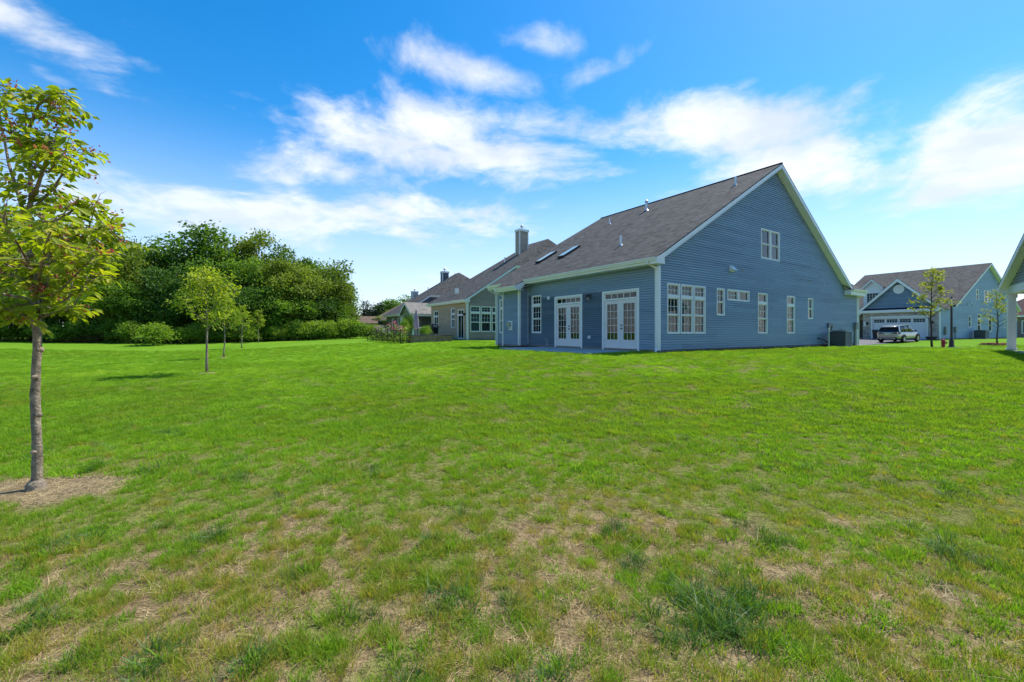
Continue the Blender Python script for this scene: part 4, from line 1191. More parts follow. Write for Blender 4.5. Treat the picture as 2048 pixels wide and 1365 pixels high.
window(pw2, yo + .4, yo + 1.9, .9, 3.0, sh, [(.955, 2.945)], (2, 1), name='sliding_door', bar=.06)
mb = MB(); mb.box((.61, yo - .49, .5), (9, .4, 3.45)); mb.build('porch_infill', SLATE, sh)
# brown roofed house at the end of the row
th_, tbp, tgp, trf = hip_house('brown_roofed_house', 'far house with brown shingle roof and pale chimney at the end of the row', 7.1, 54.6, 67, 3.55, .58, 3.2, 9.2, 62.6, 64.5, OLIVE, GREYS, SHINGB, .85, hole_b=[(2, 3, 1.4, 3.1), (5, 6, 1.4, 3.1), (8, 9, 1.4, 3.1)])
for a in (2, 5, 8): window(tbp, a, a + 1.0, 1.4, 3.1, th_, [(1.455, 2.2), (2.23, 3.045)], (2, 1))
chimney(th_, 6.6, 7.6, 8.2, 8.9, 6.6, 8.7, GREYS)
# its sun room with a pale gable
wx0, wx1, wy0, wy1 = -3.4, .5, 5.6, 9.6
mb = MB(); mb.box((wx0, wy0, .7), (wx1, wy1, 3.0)); mb.build('sunroom', GREYS, th_)
roof_face('sunroom_roof', [(wx0 - .2, wy0 - .3, 2.95), (2.0, wy0 - .3, 2.95), (2.0, 7.6, 4.2), (wx0 - .2, 7.6, 4.2)], (1, 0, 0), SHINGB, th_)
roof_face('sunroom_roof', [(wx0 - .2, wy1 + .3, 2.95), (2.0, wy1 + .3, 2.95), (2.0, 7.6, 4.2), (wx0 - .2, 7.6, 4.2)], (1, 0, 0), SHINGB, th_)
mb = MB(); mb.prism([(wx0 - .01, wy0, 3.0), (wx0 - .01, 7.6, 4.05), (wx0 - .01, wy1, 3.0)], (.05, 0, 0)); mb.build('sunroom_gable', WHITE, th_)
wp_ = Plane((wx0, 0, 0), (0, 1, 0), (-1, 0, 0)); wq = Plane((0, wy0, 0), (1, 0, 0), (0, -1, 0))
for a in (5.9, 7.15, 8.4):
    mb = MB(); wp_.box(mb, a, a + .95, 1.2, 2.8, .0, .04); w_ = mb.build('window', WHITE, th_); mb = MB(); wp_.box(mb, a + .09, a + .86, 1.3, 2.7, .041, .045); mb.build('pane', mat('dark_pane', (.03, .045, .05), .05, .6), w_)
for a in (-3.1, -1.8):
    mb = MB(); wq.box(mb, a, a + 1.0, 1.2, 2.8, .0, .04); w_ = mb.build('window', WHITE, th_); mb = MB(); wq.box(mb, a + .09, a + .91, 1.3, 2.7, .041, .045); mb.build('pane', MATS['dark_pane'], w_)

# ------------------------------------------------------------------ beige house: raised terrace, garden, furniture
tr = empty('terrace', (*uvw(-2.4, 20.4), .7), TH, 'low brown block terrace wall with dark coping below the beige house', 'terrace', dz=0.7)
mb = MB(); mb.box((.12, .12, .55), (3.2, 10.4, 1.22)); mb.box((3.2, 5.2, .55), (5.85, 10.4, 1.215)); mb.build('terrace_fill', CONC, tr)
blk = MB(); r_ = random.Random(4)
for run, L_, ax in (((0, 0), 3.4, 0), ((0, 0), 10.4, 1), ((3.3, .0), 5.2, 1)):
    for row in range(4):
        t = -.1 * (row % 2)
        while t < L_:
            w = .28 + .12 * r_.random(); a, c = max(t, 0), min(t + w, L_); d = .012 * r_.random(); z = .66 + row * .145
            if c - a > .03:
                if ax == 0: blk.box((run[0] + a, run[1] - d, z), (run[0] + c - .012, run[1] + .14, z + .135))
                else: blk.box((run[0] - d, run[1] + a, z), (run[0] + .14, run[1] + c - .012, z + .135))
            t += w
tag(blk.build('wall_block', mat('terrace_block', (.27, .19, .125), .95, .1, var=.45, vscale=2.5), tr), kind='stuff')
mb = MB(); mb.box((-.05, -.05, 1.235), (3.5, .24, 1.30)); mb.box((-.05, .24, 1.235), (.22, 10.4, 1.30)); mb.box((3.22, .24, 1.235), (3.5, 5.2, 1.30)); mb.build('coping', mat('coping_stone', (.075, .07, .07), .9), tr)


def obj_at(px, Y, z): return ((px - CX) / F_PX * Y, Y, z)


# closed parasol
pu = empty('parasol', (*uvw(-.4, 24.6), 1.22), 0, 'closed mauve parasol standing on the terrace', 'parasol')
MB().lathe([(.28, 0), (.28, .05), (.06, .09)], n=16).build('base', BLACKM, pu)
MB().tube([(0, 0, .05), (0.02, 0, 2.3)], .022, 8).build('pole', GALV, pu)
rs = []
for z, r_ in ((.55, .02), (.6, .15), (.8, .19), (1.2, .17), (1.7, .12), (2.1, .06), (2.32, .015)):
    rs.append([(.02 + r_ * (1 + .28 * math.cos(8 * t)) * math.cos(t), r_ * (1 + .28 * math.cos(8 * t)) * math.sin(t), z) for t in [2 * math.pi * k / 32 for k in range(32)]])
MB().rings(rs).build('canopy', mat('mauve_canvas', (.30, .25, .29), .9), pu, smooth=True)
# grill
gr = empty('barbecue_grill', (*uvw(1.9, 26.2), 1.22), TH + .3, 'black barbecue grill with silver lid panel on the terrace', 'grill')
mb = MB(); mb.box((-.35, -.28, .15), (.35, .28, .72)); mb.build('cabinet', BLACKM, gr)
rs = [[(x, .30 * math.cos(t), .72 + .34 * math.sin(t)) for t in [math.pi * k / 10 for k in range(11)]] for x in (-.38, .38)]
MB().rings(rs).build('lid', BLACKM, gr)
mb = MB(); mb.box((-.25, -.315, .78), (.2, -.285, .95)); mb.tube([(-.3, -.34, .76), (.3, -.34, .76)], .014, 6); mb.build('lid_handle', GALV, gr)
for sx in (-1, 1): mb = MB(); mb.box((sx * .37, -.26, .68), (sx * .72, .26, .71)); mb.build('side_shelf', BLACKM, gr)
for sx, sy in ((-1, -1), (1, -1), (1, 1), (-1, 1)): MB().tube([(sx * .3, sy * .22, 0), (sx * .3, sy * .22, .16)], .03, 8).build('leg', BLACKM, gr)
# table
tb = empty('garden_table', (*uvw(.9, 26.8), 1.22), 0, 'small white round garden table on the terrace', 'table')
MB().lathe([(.45, .70), (.46, .72), (.45, .74)], n=20).build('table_top', WHITE, tb)
for k in range(3): t = k * 2.094; MB().tube([(.32 * math.cos(t), .32 * math.sin(t), 0), (.2 * math.cos(t), .2 * math.sin(t), .7)], .016, 6).build('leg', WHITE, tb)
# fence
fe = empty('garden_fence', (*uvw(-3.35, 20.1), .72), TH, 'low black metal picket fence round the flower garden', 'fence', dz=.72)
for k in range(7): mb = MB(); mb.box((-.025, k * 1.5 - .025, .5), (.025, k * 1.5 + .025, 1.72)); mb.tube([(0, k * 1.5, 1.72), (0, k * 1.5, 1.78)], [.04, .01], 6); mb.build('post', BLACKM, fe)
for z in (.88, 1.6): mb = MB(); mb.box((-.012, 0, z), (.012, 9, z + .03)); mb.build('rail', BLACKM, fe)
for k in range(60):
    y = .15 * k + .075
    if abs((y / 1.5) - round(y / 1.5)) > .03: mb = MB(); mb.box((-.008, y - .008, .78), (.008, y + .008, 1.66)); mb.build('picket', BLACKM, fe)
for k in range(1, 7): mb = MB(); mb.box((k * .15 - .008, -.008, .78), (k * .15 + .008, .008, 1.66)); mb.build('picket', BLACKM, fe)
for z in (.88, 1.6): mb = MB(); mb.box((0, -.012, z), (.95, .012, z + .03)); mb.build('rail', BLACKM, fe)

# ================================================================== the street and the house across it
TF = R(27); CF = np.array([45.3, 45.0]); UF = np.array([math.cos(TF), math.sin(TF)]); VF = np.array([-math.sin(TF), math.cos(TF)])
def fpt(s, o): return CF + UF * s + VF * o


def strip(name, s0, s1, o0, o1, lift, m, label, cat, n=60, k=4, flat=None):
    """a sheet laid on the ground in the street's frame"""
    V = []; Fc = []
    S = np.linspace(s0, s1, k); O = np.linspace(o0, o1, n)
    for s_ in S:
        for o_ in O:
            p_ = fpt(s_, o_); V.append((p_[0], p_[1], (gz(p_[0], p_[1]) if flat is None else flat(s_, o_)) + lift))
    for i in range(k - 1):
        for j in range(n - 1): a = i * n + j; Fc.append([a, a + 1, a + n + 1, a + n])
    me = np_mesh(name, np.array(V), np.array(Fc)); o = link(name, me, m)
    return tag(o, label, cat, kind='structure')


walkz = lambda s, o: gz(*fpt(s, o)) + .03
strip('pavement', -17.4, -16.1, -60, 60, .03, CONC, 'pale concrete pavement crossing in front of the garage house', 'pavement')
strip('road', -24.2, -18.4, -60, 60, .012, ASPH, 'asphalt road between the houses', 'road')
strip('driveway', -16.09, -.02, .2, 7.4, .02, DRIVE, 'grey asphalt driveway up to the white garage door', 'driveway', n=12, k=24)
kb = MB()
for o_ in np.arange(-60, 60, 3.0):
    pa = [fpt(-18.4, o_), fpt(-18.22, o_), fpt(-18.22, o_ + 2.99), fpt(-18.4, o_ + 2.99)]
    z = gz(*pa[0]); kb.prism([(q_[0], q_[1], z - .1) for q_ in pa], (0, 0, .17))
tag(kb.build('kerb', CONC), 'low concrete kerb of the road', 'kerb', kind='structure')

FZ = .68
fh = empty('garage_house', (CF[0], CF[1], FZ), TF, 'pale blue house with stone faced double garage and white dormer across the road', 'house', dz=FZ)
fgab = Plane((0, 0, 0), (1, 0, 0), (0, -1, 0)); ffr = Plane((0, 0, 0), (0, 1, 0), (-1, 0, 0))
fr_s, fr_z, fe_s, fe_z = 13.2, 9.8, 3.0, 4.45
fp_ = (fr_z - fe_z) / (fr_s - fe_s); frz = lambda s: fr_z - fp_ * abs(s - fr_s)
fb_s = 2 * fr_s - fe_s
fholes = [(7.53, 8.32, 2.07, 3.38), (10.1, 11.1, 1.6, 3.62), (13.5, 14.6, 1.6, 3.62), (18.3, 18.95, 2.0, 3.6), (19.4, 21.3, 1.63, 3.6), (9.66, 10.43, 5.3, 6.5), (12.1, 14.1, 5.07, 6.52)]
siding(fgab, .85, fr_z - .26, lambda z: 0 if z < 4.2 else fr_s - (fr_z - .24 - z) / fp_, lambda z: 23.2 if z < 4.2 else fr_s + (fr_z - .24 - z) / fp_, fholes, BLUE2, fh, e=.127, single=True, name='side_wall')
window(fgab, 7.53, 8.32, 2.07, 3.38, fh, [(2.125, 2.7), (2.73, 3.325)], None)
for a, c in ((10.1, 11.1), (13.5, 14.6)): window(fgab, a, c, 1.6, 3.62, fh, [(1.655, 2.35), (2.38, 3.05), (3.17, 3.565)], None, back=('curtain', CURT))
window(fgab, 18.3, 18.95, 2.0, 3.6, fh, [(2.055, 2.8), (2.83, 3.545)], None)
for a, c in ((19.4, 20.33), (20.34, 21.3)): window(fgab, a, c, 1.63, 3.6, fh, [(1.685, 2.9), (3.0, 3.545)], (2, 2), back=('sides', BLIND))
window(fgab, 9.66, 10.43, 5.3, 6.5, fh, [(5.355, 5.9), (5.93, 6.445)], None, back=('blind', BLIND))
for a, c in ((12.1, 13.09), (13.1, 14.1)): window(fgab, a, c, 5.07, 6.52, fh, [(5.125, 5.75), (5.78, 6.465)], None, back=('blind', BLIND))
mb = MB(); mb.box((.005, .005, .2), (23.1, 11.9, .85)); mb.build('foundation', FOUND, fh)
mb = MB(); mb.box((23.1, .02, .85), (23.2, 11.9, 4.3)); mb.build('rear_wall', BLUE2, fh)
mb = MB(); mb.box((3.2, 11.85, .85), (23.1, 11.95, 4.3)); mb.build('far_wall', BLUE2, fh)
# main roof
roof_face('roof', [(fe_s, -.35, fe_z), (fe_s, 12.35, fe_z), (fr_s, 12.35, fr_z), (fr_s, -.35, fr_z)], (0, 1, 0), SHING, fh)
roof_face('roof', [(fb_s, -.35, fe_z), (fb_s, 12.35, fe_z), (fr_s, 12.35, fr_z), (fr_s, -.35, fr_z)], (0, 1, 0), SHING, fh)
rake(fe_s, fr_s, frz, -.352, fh); rake(fr_s, fb_s, frz, -.352, fh)
mb = MB(); mb.prism([(fr_s, 11.9, fr_z - .3), (fe_s + .3, 11.9, fe_z - .1), (fb_s - .3, 11.9, fe_z - .1)], (0, .04, 0)); mb.build('far_gable', BLUE2, fh)
# garage wing
gy0, gy1, gpk, gez, gtop = -.35, 7.25, 3.42, 4.0, 7.62
rs_end = fe_s + (gtop - fe_z) / fp_
roof_face('garage_roof', [(-.4, gy0, gez), (fe_s - .8, gy0, gez), (rs_end, gpk, gtop), (-.4, gpk, gtop)], (1, 0, 0), SHING, fh)
roof_face('garage_roof', [(-.4, gy1, gez), (fe_s - .8, gy1, gez), (rs_end, gpk, gtop), (-.4, gpk, gtop)], (1, 0, 0), SHING, fh)
for y0, y1 in ((gy0, gpk), (gy1, gpk)):
    mb = MB(); mb.prism([(-.42, y0, gez - .06), (-.42, y1, gtop - .06), (-.42, y1, gtop - .42), (-.42, y0 + (y1 - y0) * .07, gez - .12)], (.03, 0, 0)); mb.build('rake_board', WHITE, fh)
    mb = MB(); mb.prism([(-.39, y0, gez - .10), (-.39, y1, gtop - .10), (-.39, y1, gtop - .16), (-.39, y0, gez - .16)], (.39, 0, 0)); mb.build('soffit', WHITE, fh)
gsl = (gtop - gez) / (gpk - gy0)
siding(ffr, 4.28, gtop - .25, lambda z: gy0 + (z + .12 - gez) / gsl, lambda z: gy1 - (z + .12 - gez) / gsl, [], siding_mat('steel_blue_vinyl', (.17, .25, .33)), fh, e=.127, single=True, name='garage_gable')
roof_face('pent_roof', [(-.42, .0, 4.06), (-.42, 6.9, 4.06), (-.01, 6.9, 4.29), (-.01, 0, 4.29)], (0, 1, 0), shingle_mat('navy_shingle', (.015, .02, .035), (.035, .045, .07)), fh)
mb = MB(); mb.box((-.44, -.1, 3.78), (-.36, 7.0, 4.05)); mb.box((-.36, -.05, 3.72), (.0, 6.95, 3.80)); mb.build('fascia', WHITE, fh)
c = ffr.p(3.42, 6.36, .02); mb = MB(); mb.tube([c, c + Vector((-.05, 0, 0)), c + Vector((-.055, 0, 0))], [.5, .5, .40], 28); rv = mb.build('round_vent', WHITE, fh)
mb = MB()
for k in range(-4, 5): mb.beam(c + Vector((-.058, -math.sqrt(max(.14 - (k * .085) ** 2, .002)), k * .085)), c + Vector((-.058, math.sqrt(max(.14 - (k * .085) ** 2, .002)), k * .085)), .012, .05, (0, .3, 1))
tag(mb.build('vent_slat', mat('vent_white', (.62, .62, .66), .5), rv), kind='stuff')
# stone face: courses of ledge stone, cut round the door opening
st = MB(); r_ = random.Random(9)
zc = .62
while zc < 3.72:
    hgt = .10 + .06 * r_.random(); t = -.02
    while t < 6.84:
        w = .28 + .5 * r_.random(); a, c2 = t, min(t + w, 6.84); t += w
        for lo, hi in ((-.02, 1.02), (5.92, 6.84)) if zc < 3.14 else ((-.02, 6.84),):
            a_, c_ = max(a, lo), min(c2, hi)
            if c_ - a_ > .04: d = .05 + .035 * r_.random(); st.box((-d, a_, zc), (.0, c_ - .012, min(zc + hgt, 3.73) - .01))
    zc += hgt
lst = st.build('ledge_stone', None, fh); tag(lst, kind='stuff')
stm = mat('ledge_stone', (.30, .26, .235), .9, .2); 
qn = NB(stm.node_tree); vn = qn.n('ShaderNodeTexVoronoi'); vn.inputs['Scale'].default_value = 3.2
mpn = qn.n('ShaderNodeMapping'); mpn.inputs['Scale'].default_value = (1, 1, 2.4); qn.put(mpn.inputs[0], qn.n('ShaderNodeTexCoord').outputs['Object']); qn.put(vn.inputs['Vector'], mpn.outputs[0])
qn.put(stm.node_tree.nodes['Principled BSDF'].inputs['Base Color'], qn.ramp(vn.outputs['Color'], [(.1, (.24, .20, .18)), (.5, (.40, .345, .31)), (.9, (.52, .48, .45))]))
lst.data.materials.append(stm)
mb = MB(); mb.box((.0, 0, .6), (.06, 1.0, 3.75)); mb.box((.0, 5.95, .6), (.06, 6.8, 3.75)); mb.box((.0, 1.0, 3.14), (.06, 5.95, 3.75)); mb.build('garage_wall', FOUND, fh)
mb = MB(); mb.box((.02, 6.74, .6), (3.3, 6.8, 3.9)); mb.build('garage_side', STONE, fh)
mb = MB(); mb.box((-.14, .86, 3.12), (-.02, 6.06, 3.34)); mb.box((-.10, .92, .66), (-.01, 1.06, 3.12)); mb.box((-.10, 5.86, .66), (-.01, 6.0, 3.12)); mb.build('garage_surround', WHITE, fh)
# garage door: four rows of panels, the top row glazed
gd = MB(); gd.box((.02, 1.05, .66), (.06, 5.87, 3.12)); gdo = gd.build('garage_door', mat('garage_white', (.66, .66, .68), .5), fh)
for row in range(4):
    for cidx in range(4):
        y0 = 1.12 + cidx * 1.19; z0 = .72 + row * .605
        if row < 3:
            mb = MB(); mb.box((-.005, y0, z0), (.02, y0 + 1.10, z0 + .53)); mb.build('door_panel', MATS['garage_white'], gdo, bevel=.012)
        else:
            mb = MB(); mb.box((-.005, y0, z0), (.02, y0 + 1.10, z0 + .08)); mb.box((-.005, y0, z0 + .45), (.02, y0 + 1.10, z0 + .53)); mb.box((-.005, y0, z0 + .08), (.02, y0 + .07, z0 + .45)); mb.box((-.005, y0 + 1.03, z0 + .08), (.02, y0 + 1.10, z0 + .45))
            for k in range(1, 4): mb.box((.0, y0 + .07 + .24 * k - .012, z0 + .08), (.012, y0 + .07 + .24 * k + .012, z0 + .45))
            mb.box((.001, y0 + .07, z0 + .255), (.011, y0 + 1.03, z0 + .275)); mb.build('door_panel', MATS['garage_white'], gdo)
            mb = MB(); mb.box((.006, y0 + .07, z0 + .08), (.016, y0 + 1.03, z0 + .45)); mb.build('pane', mat('dark_pane', (.03, .045, .05), .05, .6), gdo)
for y in (.55, 6.35):
    mb = MB(); mb.box((-.12, y - .06, 2.45), (-.07, y + .06, 2.7)); mb.tube([(-.15, y, 2.72), (-.2, y, 2.66), (-.2, y, 2.62), (-.2, y, 2.42), (-.2, y, 2.38)], [.02, .10, .09, .07, .03], 8); mb.build('wall_lantern', BLACKM, fh)
mb = MB(); mb.box((-.11, 6.52, 2.25), (-.085, 6.72, 2.75)); mb.build('number_plate', WHITE, fh)
mb = MB(); mb.box((-.09, -.06, .66), (.0, .05, 3.75)); mb.build('corner_board', WHITE, fh)
mb = MB(); mb.box((2.4, 6.8, .6), (2.46, 11.9, 4.3)); mb.build('front_wall', STONE, fh)
mb = MB(); mb.box((2.36, 7.1, .7), (2.40, 8.2, 3.0)); mb.build('front_door', BLACKM, fh)
mb = MB(); mb.box((.6, 6.85, 3.55), (3.2, 12.3, 3.62)); mb.build('porch_ceiling', FOUND, fh)
roof_face('porch_roof', [(.4, 7.2, 3.95), (.4, 12.3, 3.95), (3.4, 12.3, 4.7), (3.4, 7.2, 4.7)], (0, 1, 0), MATS['navy_shingle'], fh)
mb = MB(); mb.box((.37, 7.2, 3.6), (.42, 12.3, 3.95)); mb.build('fascia', WHITE, fh)
mb = MB(); mb.box((1.6, 9.6, .6), (2.4, 11.9, 6.6)); mb.build('stone_front', STONE, fh)
# dormer
dx, dy0, dy1, dpk = 3.0, 6.05, 8.2, 7.12
mb = MB(); mb.prism([(dx, dy0 + .12, 4.3), (dx, dy0 + .12, 6.95), (dx, dpk, 7.9), (dx, dy1 - .12, 6.95), (dx, dy1 - .12, 4.3)], (4.5, 0, 0)); mb.build('dormer', mat('dormer_white', (.78, .78, .80), .6), fh)
for y in (dy0 - .05, dy1 + .05):
    roof_face('dormer_roof', [(dx - .3, y, 6.98), (9, y, 6.98), (9, dpk, 8.12), (dx - .3, dpk, 8.12)], (1, 0, 0), SHING, fh)
    mb = MB(); mb.prism([(dx - .32, y, 6.94), (dx - .32, dpk, 8.07), (dx - .32, dpk, 7.82), (dx - .32, y, 6.70)], (.05, 0, 0)); mb.build('rake_board', WHITE, fh)
dp_ = Plane((dx - .001, 0, 0), (0, 1, 0), (-1, 0, 0))
mb = MB(); dp_.box(mb, 6.5, 7.75, 5.0, 6.38, .0, .05); dw = mb.build('window', WHITE, fh)
mb = MB(); dp_.box(mb, 6.57, 7.68, 5.07, 6.31, .051, .055); mb.build('pane', MATS['dark_pane'], dw)
mb = MB()
for k in (1, 2, 3): mb2 = 6.57 + 1.11 * k / 4; dp_.box(mb, mb2 - .014, mb2 + .014, 5.07, 6.31, .056, .07)
for k in (1, 2, 3): z = 5.07 + 1.24 * k / 4; dp_.box(mb, 6.57, 7.68, z - .014, z + .014, .0565, .068)
mb.build('muntin', WHITE, dw)
gutter((fe_s - .02, 7.3, fe_z - .02), (fe_s - .02, 12.3, fe_z - .02), (-1, 0, 0), fh)
# utilities on its side wall
mb = MB(); fgab.box(mb, .9, 1.15, 1.2, 2.1, .02, .2); c = fgab.p(3.6, 1.7, .1); fgab.box(mb, 3.4, 3.8, 1.5, 2.1, .02, .2); mb.tube([c, c - Vector((0, 0, .9))], .04, 8); tag(mb.build('utility_meters', GREYB, fh), kind='stuff')
mb = MB()
for s, z in ((7.2, 4.6), (7.9, 4.75), (8.6, 4.6)): fgab.box(mb, s, s + .2, z, z + .2, .02, .1)
tag(mb.build('wall_vents', mat('pale_vent', (.5, .52, .55), .5), fh), kind='stuff')
p_ = fpt(8.3, -.8); ac_unit((p_[0], p_[1], .75), TF, 'dark grey condenser beside the side wall of the garage house', .95, .95)

# distant house seen past the porch post
dh = empty('rosy_roofed_house', (82, 64, .7), R(40), 'distant house with rosy brown roof and white windows past the porch post', 'house', dz=.7)
mb = MB(); mb.box((-8, -7, .3), (8, 7, 4.0)); mb.build('wall', mat('brown_render', (.20, .165, .15), .9), dh)
for a in ((-8.5, -7.5), (-8.5, 7.5)):
    roof_face('roof', [(-8.5, a[1], 3.95), (8.5, a[1], 3.95), (5, 0, 8.3), (-5, 0, 8.3)], (1, 0, 0), SHINGR, dh)
for sx in (-1, 1): roof_face('roof', [(sx * 8.5, -7.5, 3.95), (sx * 8.5, 7.5, 3.95), (sx * 5, 0, 8.3)], (0, 1, 0), SHINGR, dh)
mb = MB(); mb.box((-8.55, -7.55, 3.7), (8.55, 7.55, 3.94)); mb.build('fascia', WHITE, dh)
dpp = Plane((-8, 0, 0), (0, 1, 0), (-1, 0, 0)); dpq = Plane((0, -7, 0), (1, 0, 0), (0, -1, 0))
for P_, L_ in ((dpp, (-5.5, -3, -.5, 2, 4.5)), (dpq, (-6.5, -4, -1.5, 1, 3.5, 5.5))):
    for a in L_:
        mb = MB(); P_.box(mb, a, a + 1.4, 1.3, 3.2, .0, .05); w_ = mb.build('window', WHITE, dh)
        mb = MB(); P_.box(mb, a + .1, a + .65, 1.4, 3.1, .051, .055); P_.box(mb, a + .75, a + 1.3, 1.4, 3.1, .051, .055); mb.build('pane', mat('sky_pane', (.10, .14, .15), .05, .6), w_)

# ------------------------------------------------------------------ neighbour on the right: porch corner
NG = np.array([-.622, -.783]); rzN = math.atan2(NG[1], NG[0])
nh = empty('porch_house', (20.32, 17.42, .70), rzN, 'grey sided house with white covered porch and square white post', 'house', dz=.70)
NP = .48
nrz = lambda x: 3.36 + NP * (x + .2) if x < 5.6 else 3.36 + NP * (5.8 - (x - 5.6))
roof_face('roof', [(-.2, -.25, nrz(-.2)), (-.2, 13, nrz(-.2)), (5.6, 13, nrz(5.6)), (5.6, -.25, nrz(5.6))], (0, 1, 0), SHING, nh)
roof_face('roof', [(11.4, -.25, nrz(11.4)), (11.4, 13, nrz(11.4)), (5.6, 13, nrz(5.6)), (5.6, -.25, nrz(5.6))], (0, 1, 0), SHING, nh)
rake(-.2, 5.6, nrz, -.252, nh, w=.19, depth=.26); rake(5.6, 11.4, nrz, -.252, nh, w=.19, depth=.26)
npl = Plane((0, 0, 0), (1, 0, 0), (0, -1, 0))
siding(npl, 3.36, nrz(5.6) - .25, lambda z: max(.05, (z + .24 - 3.36) / NP - .2), lambda z: min(11.2, 11.4 - (z + .24 - 3.36) / NP), [], GREYS, nh, single=True, name='gable_wall')
siding(npl, .8, 3.3, lambda z: 4.2, lambda z: 11.2, [], GREYS, nh, single=True, name='side_wall')
mb = MB(); mb.box((-.15, -.02, 3.06), (11.3, .22, 3.358)); mb.build('porch_beam', WHITE, nh)
mb = MB(); mb.box((-.15, .22, 3.06), (.09, 12.5, 3.30)); mb.build('porch_beam', WHITE, nh)
mb = MB(); mb.box((-.2, -.24, 3.10), (.05, -.02, 3.32)); mb.build('eave_return', WHITE, nh)
for x, y in ((0, .1), (0, 6)):
    mb = MB(); mb.box((x - .11, y - .11, .5), (x + .11, y + .11, 3.06)); mb.box((x - .14, y - .14, .6), (x + .14, y + .14, .85)); mb.box((x - .14, y - .14, 2.9), (x + .14, y + .14, 3.055)); mb.build('porch_post', WHITE, nh)
downspout([(-.38, .3, 3.2), (-.2, .18, 3.0), (-.16, .12, 2.9), (-.16, .12, .82), (-.3, .05, .74)], nh)
mb = MB(); mb.box((4.2, .01, .4), (11.2, 12.8, 3.3)); mb.build('house_body', GREYS, nh)
mb = MB(); mb.box((-.2, -.15, .45), (4.2, 12.6, .77)); mb.build('porch_floor', CONC, nh)
gutter((-.2, -.2, 3.33), (-.2, 13, 3.33), (-1, 0, 0), nh)

# ================================================================== street things
# lamp post
pl_ = (np.array(obj_at(1903, 31.6, 0))); lz = gz(pl_[0], pl_[1])
lp = empty('street_lamp', (pl_[0], pl_[1], lz), TF, 'black street lamp with glass lantern head beside the red hydrant', 'street lamp')
MB().lathe([(.20, 0), (.20, .10), (.15, .14), (.14, .55), (.10, .62), (.08, .75)], n=14).build('base', BLACKM, lp)
MB().lathe([(.075, .7), (.065, 2.9), (.05, 3.05), (.075, 3.08), (.05, 3.12)], n=12).build('pole', BLACKM, lp)
lh = MB().lathe([(.06, 3.10), (.15, 3.14), (.15, 3.17)], n=4).build('lantern_base', BLACKM, lp)
LGL = mat('frosted_lantern', (.72, .66, .60), .3, .5)
MB().lathe([(.13, 3.17), (.23, 3.52)], n=4).build('lantern_glass', LGL, lp)
for k in range(4): t = k * math.pi / 2; MB().beam((.135 * math.cos(t), .135 * math.sin(t), 3.16), (.24 * math.cos(t), .24 * math.sin(t), 3.53), .02, .02, (math.cos(t), math.sin(t), 0)).build('lantern_bar', BLACKM, lp)
MB().lathe([(.31, 3.52), (.30, 3.56), (.16, 3.66), (.07, 3.72), (.08, 3.76), (.02, 3.84)], n=4).build('lantern_cap', BLACKM, lp)


def hydrant(loc, label, sc=1.0):
    RED = mat('hydrant_red', (.42, .025, .03), .45, .5, var=.12, vscale=6)
    h = empty('fire_hydrant', loc, .4, label, 'fire hydrant', 'fire hydrants'); h.scale = (sc,) * 3
    MB().lathe([(.17, -.1), (.17, .04), (.12, .05), (.12, .30), (.15, .31), (.15, .35), (.12, .36), (.12, .58), (.145, .60), (.145, .63)], n=18).build('barrel', RED, h)
    MB().lathe([(.145, .63), (.13, .70), (.08, .76), (.035, .78), (.03, .84)], n=18).build('bonnet', RED, h)
    for t, r_ in ((0, .06), (math.pi, .06), (-math.pi / 2, .085)):
        d = Vector((math.cos(t), math.sin(t), 0)); c = Vector((0, 0, .48)); MB().tube([c + d * .08, c + d * .19, c + d * .192, c + d * .24], [r_ * .8, r_ * .8, r_, r_], 12).build('nozzle_cap', RED, h)
    return h


p_ = obj_at(1886.5, 31.0, 0); hydrant((p_[0], p_[1], gz(p_[0], p_[1])), 'red fire hydrant on the grass in front of the pavement', .86)
p_ = obj_at(45, 47.5, 0); hydrant((p_[0], p_[1], gz(p_[0], p_[1])), 'rusty red hydrant at the edge of the wood', .95)


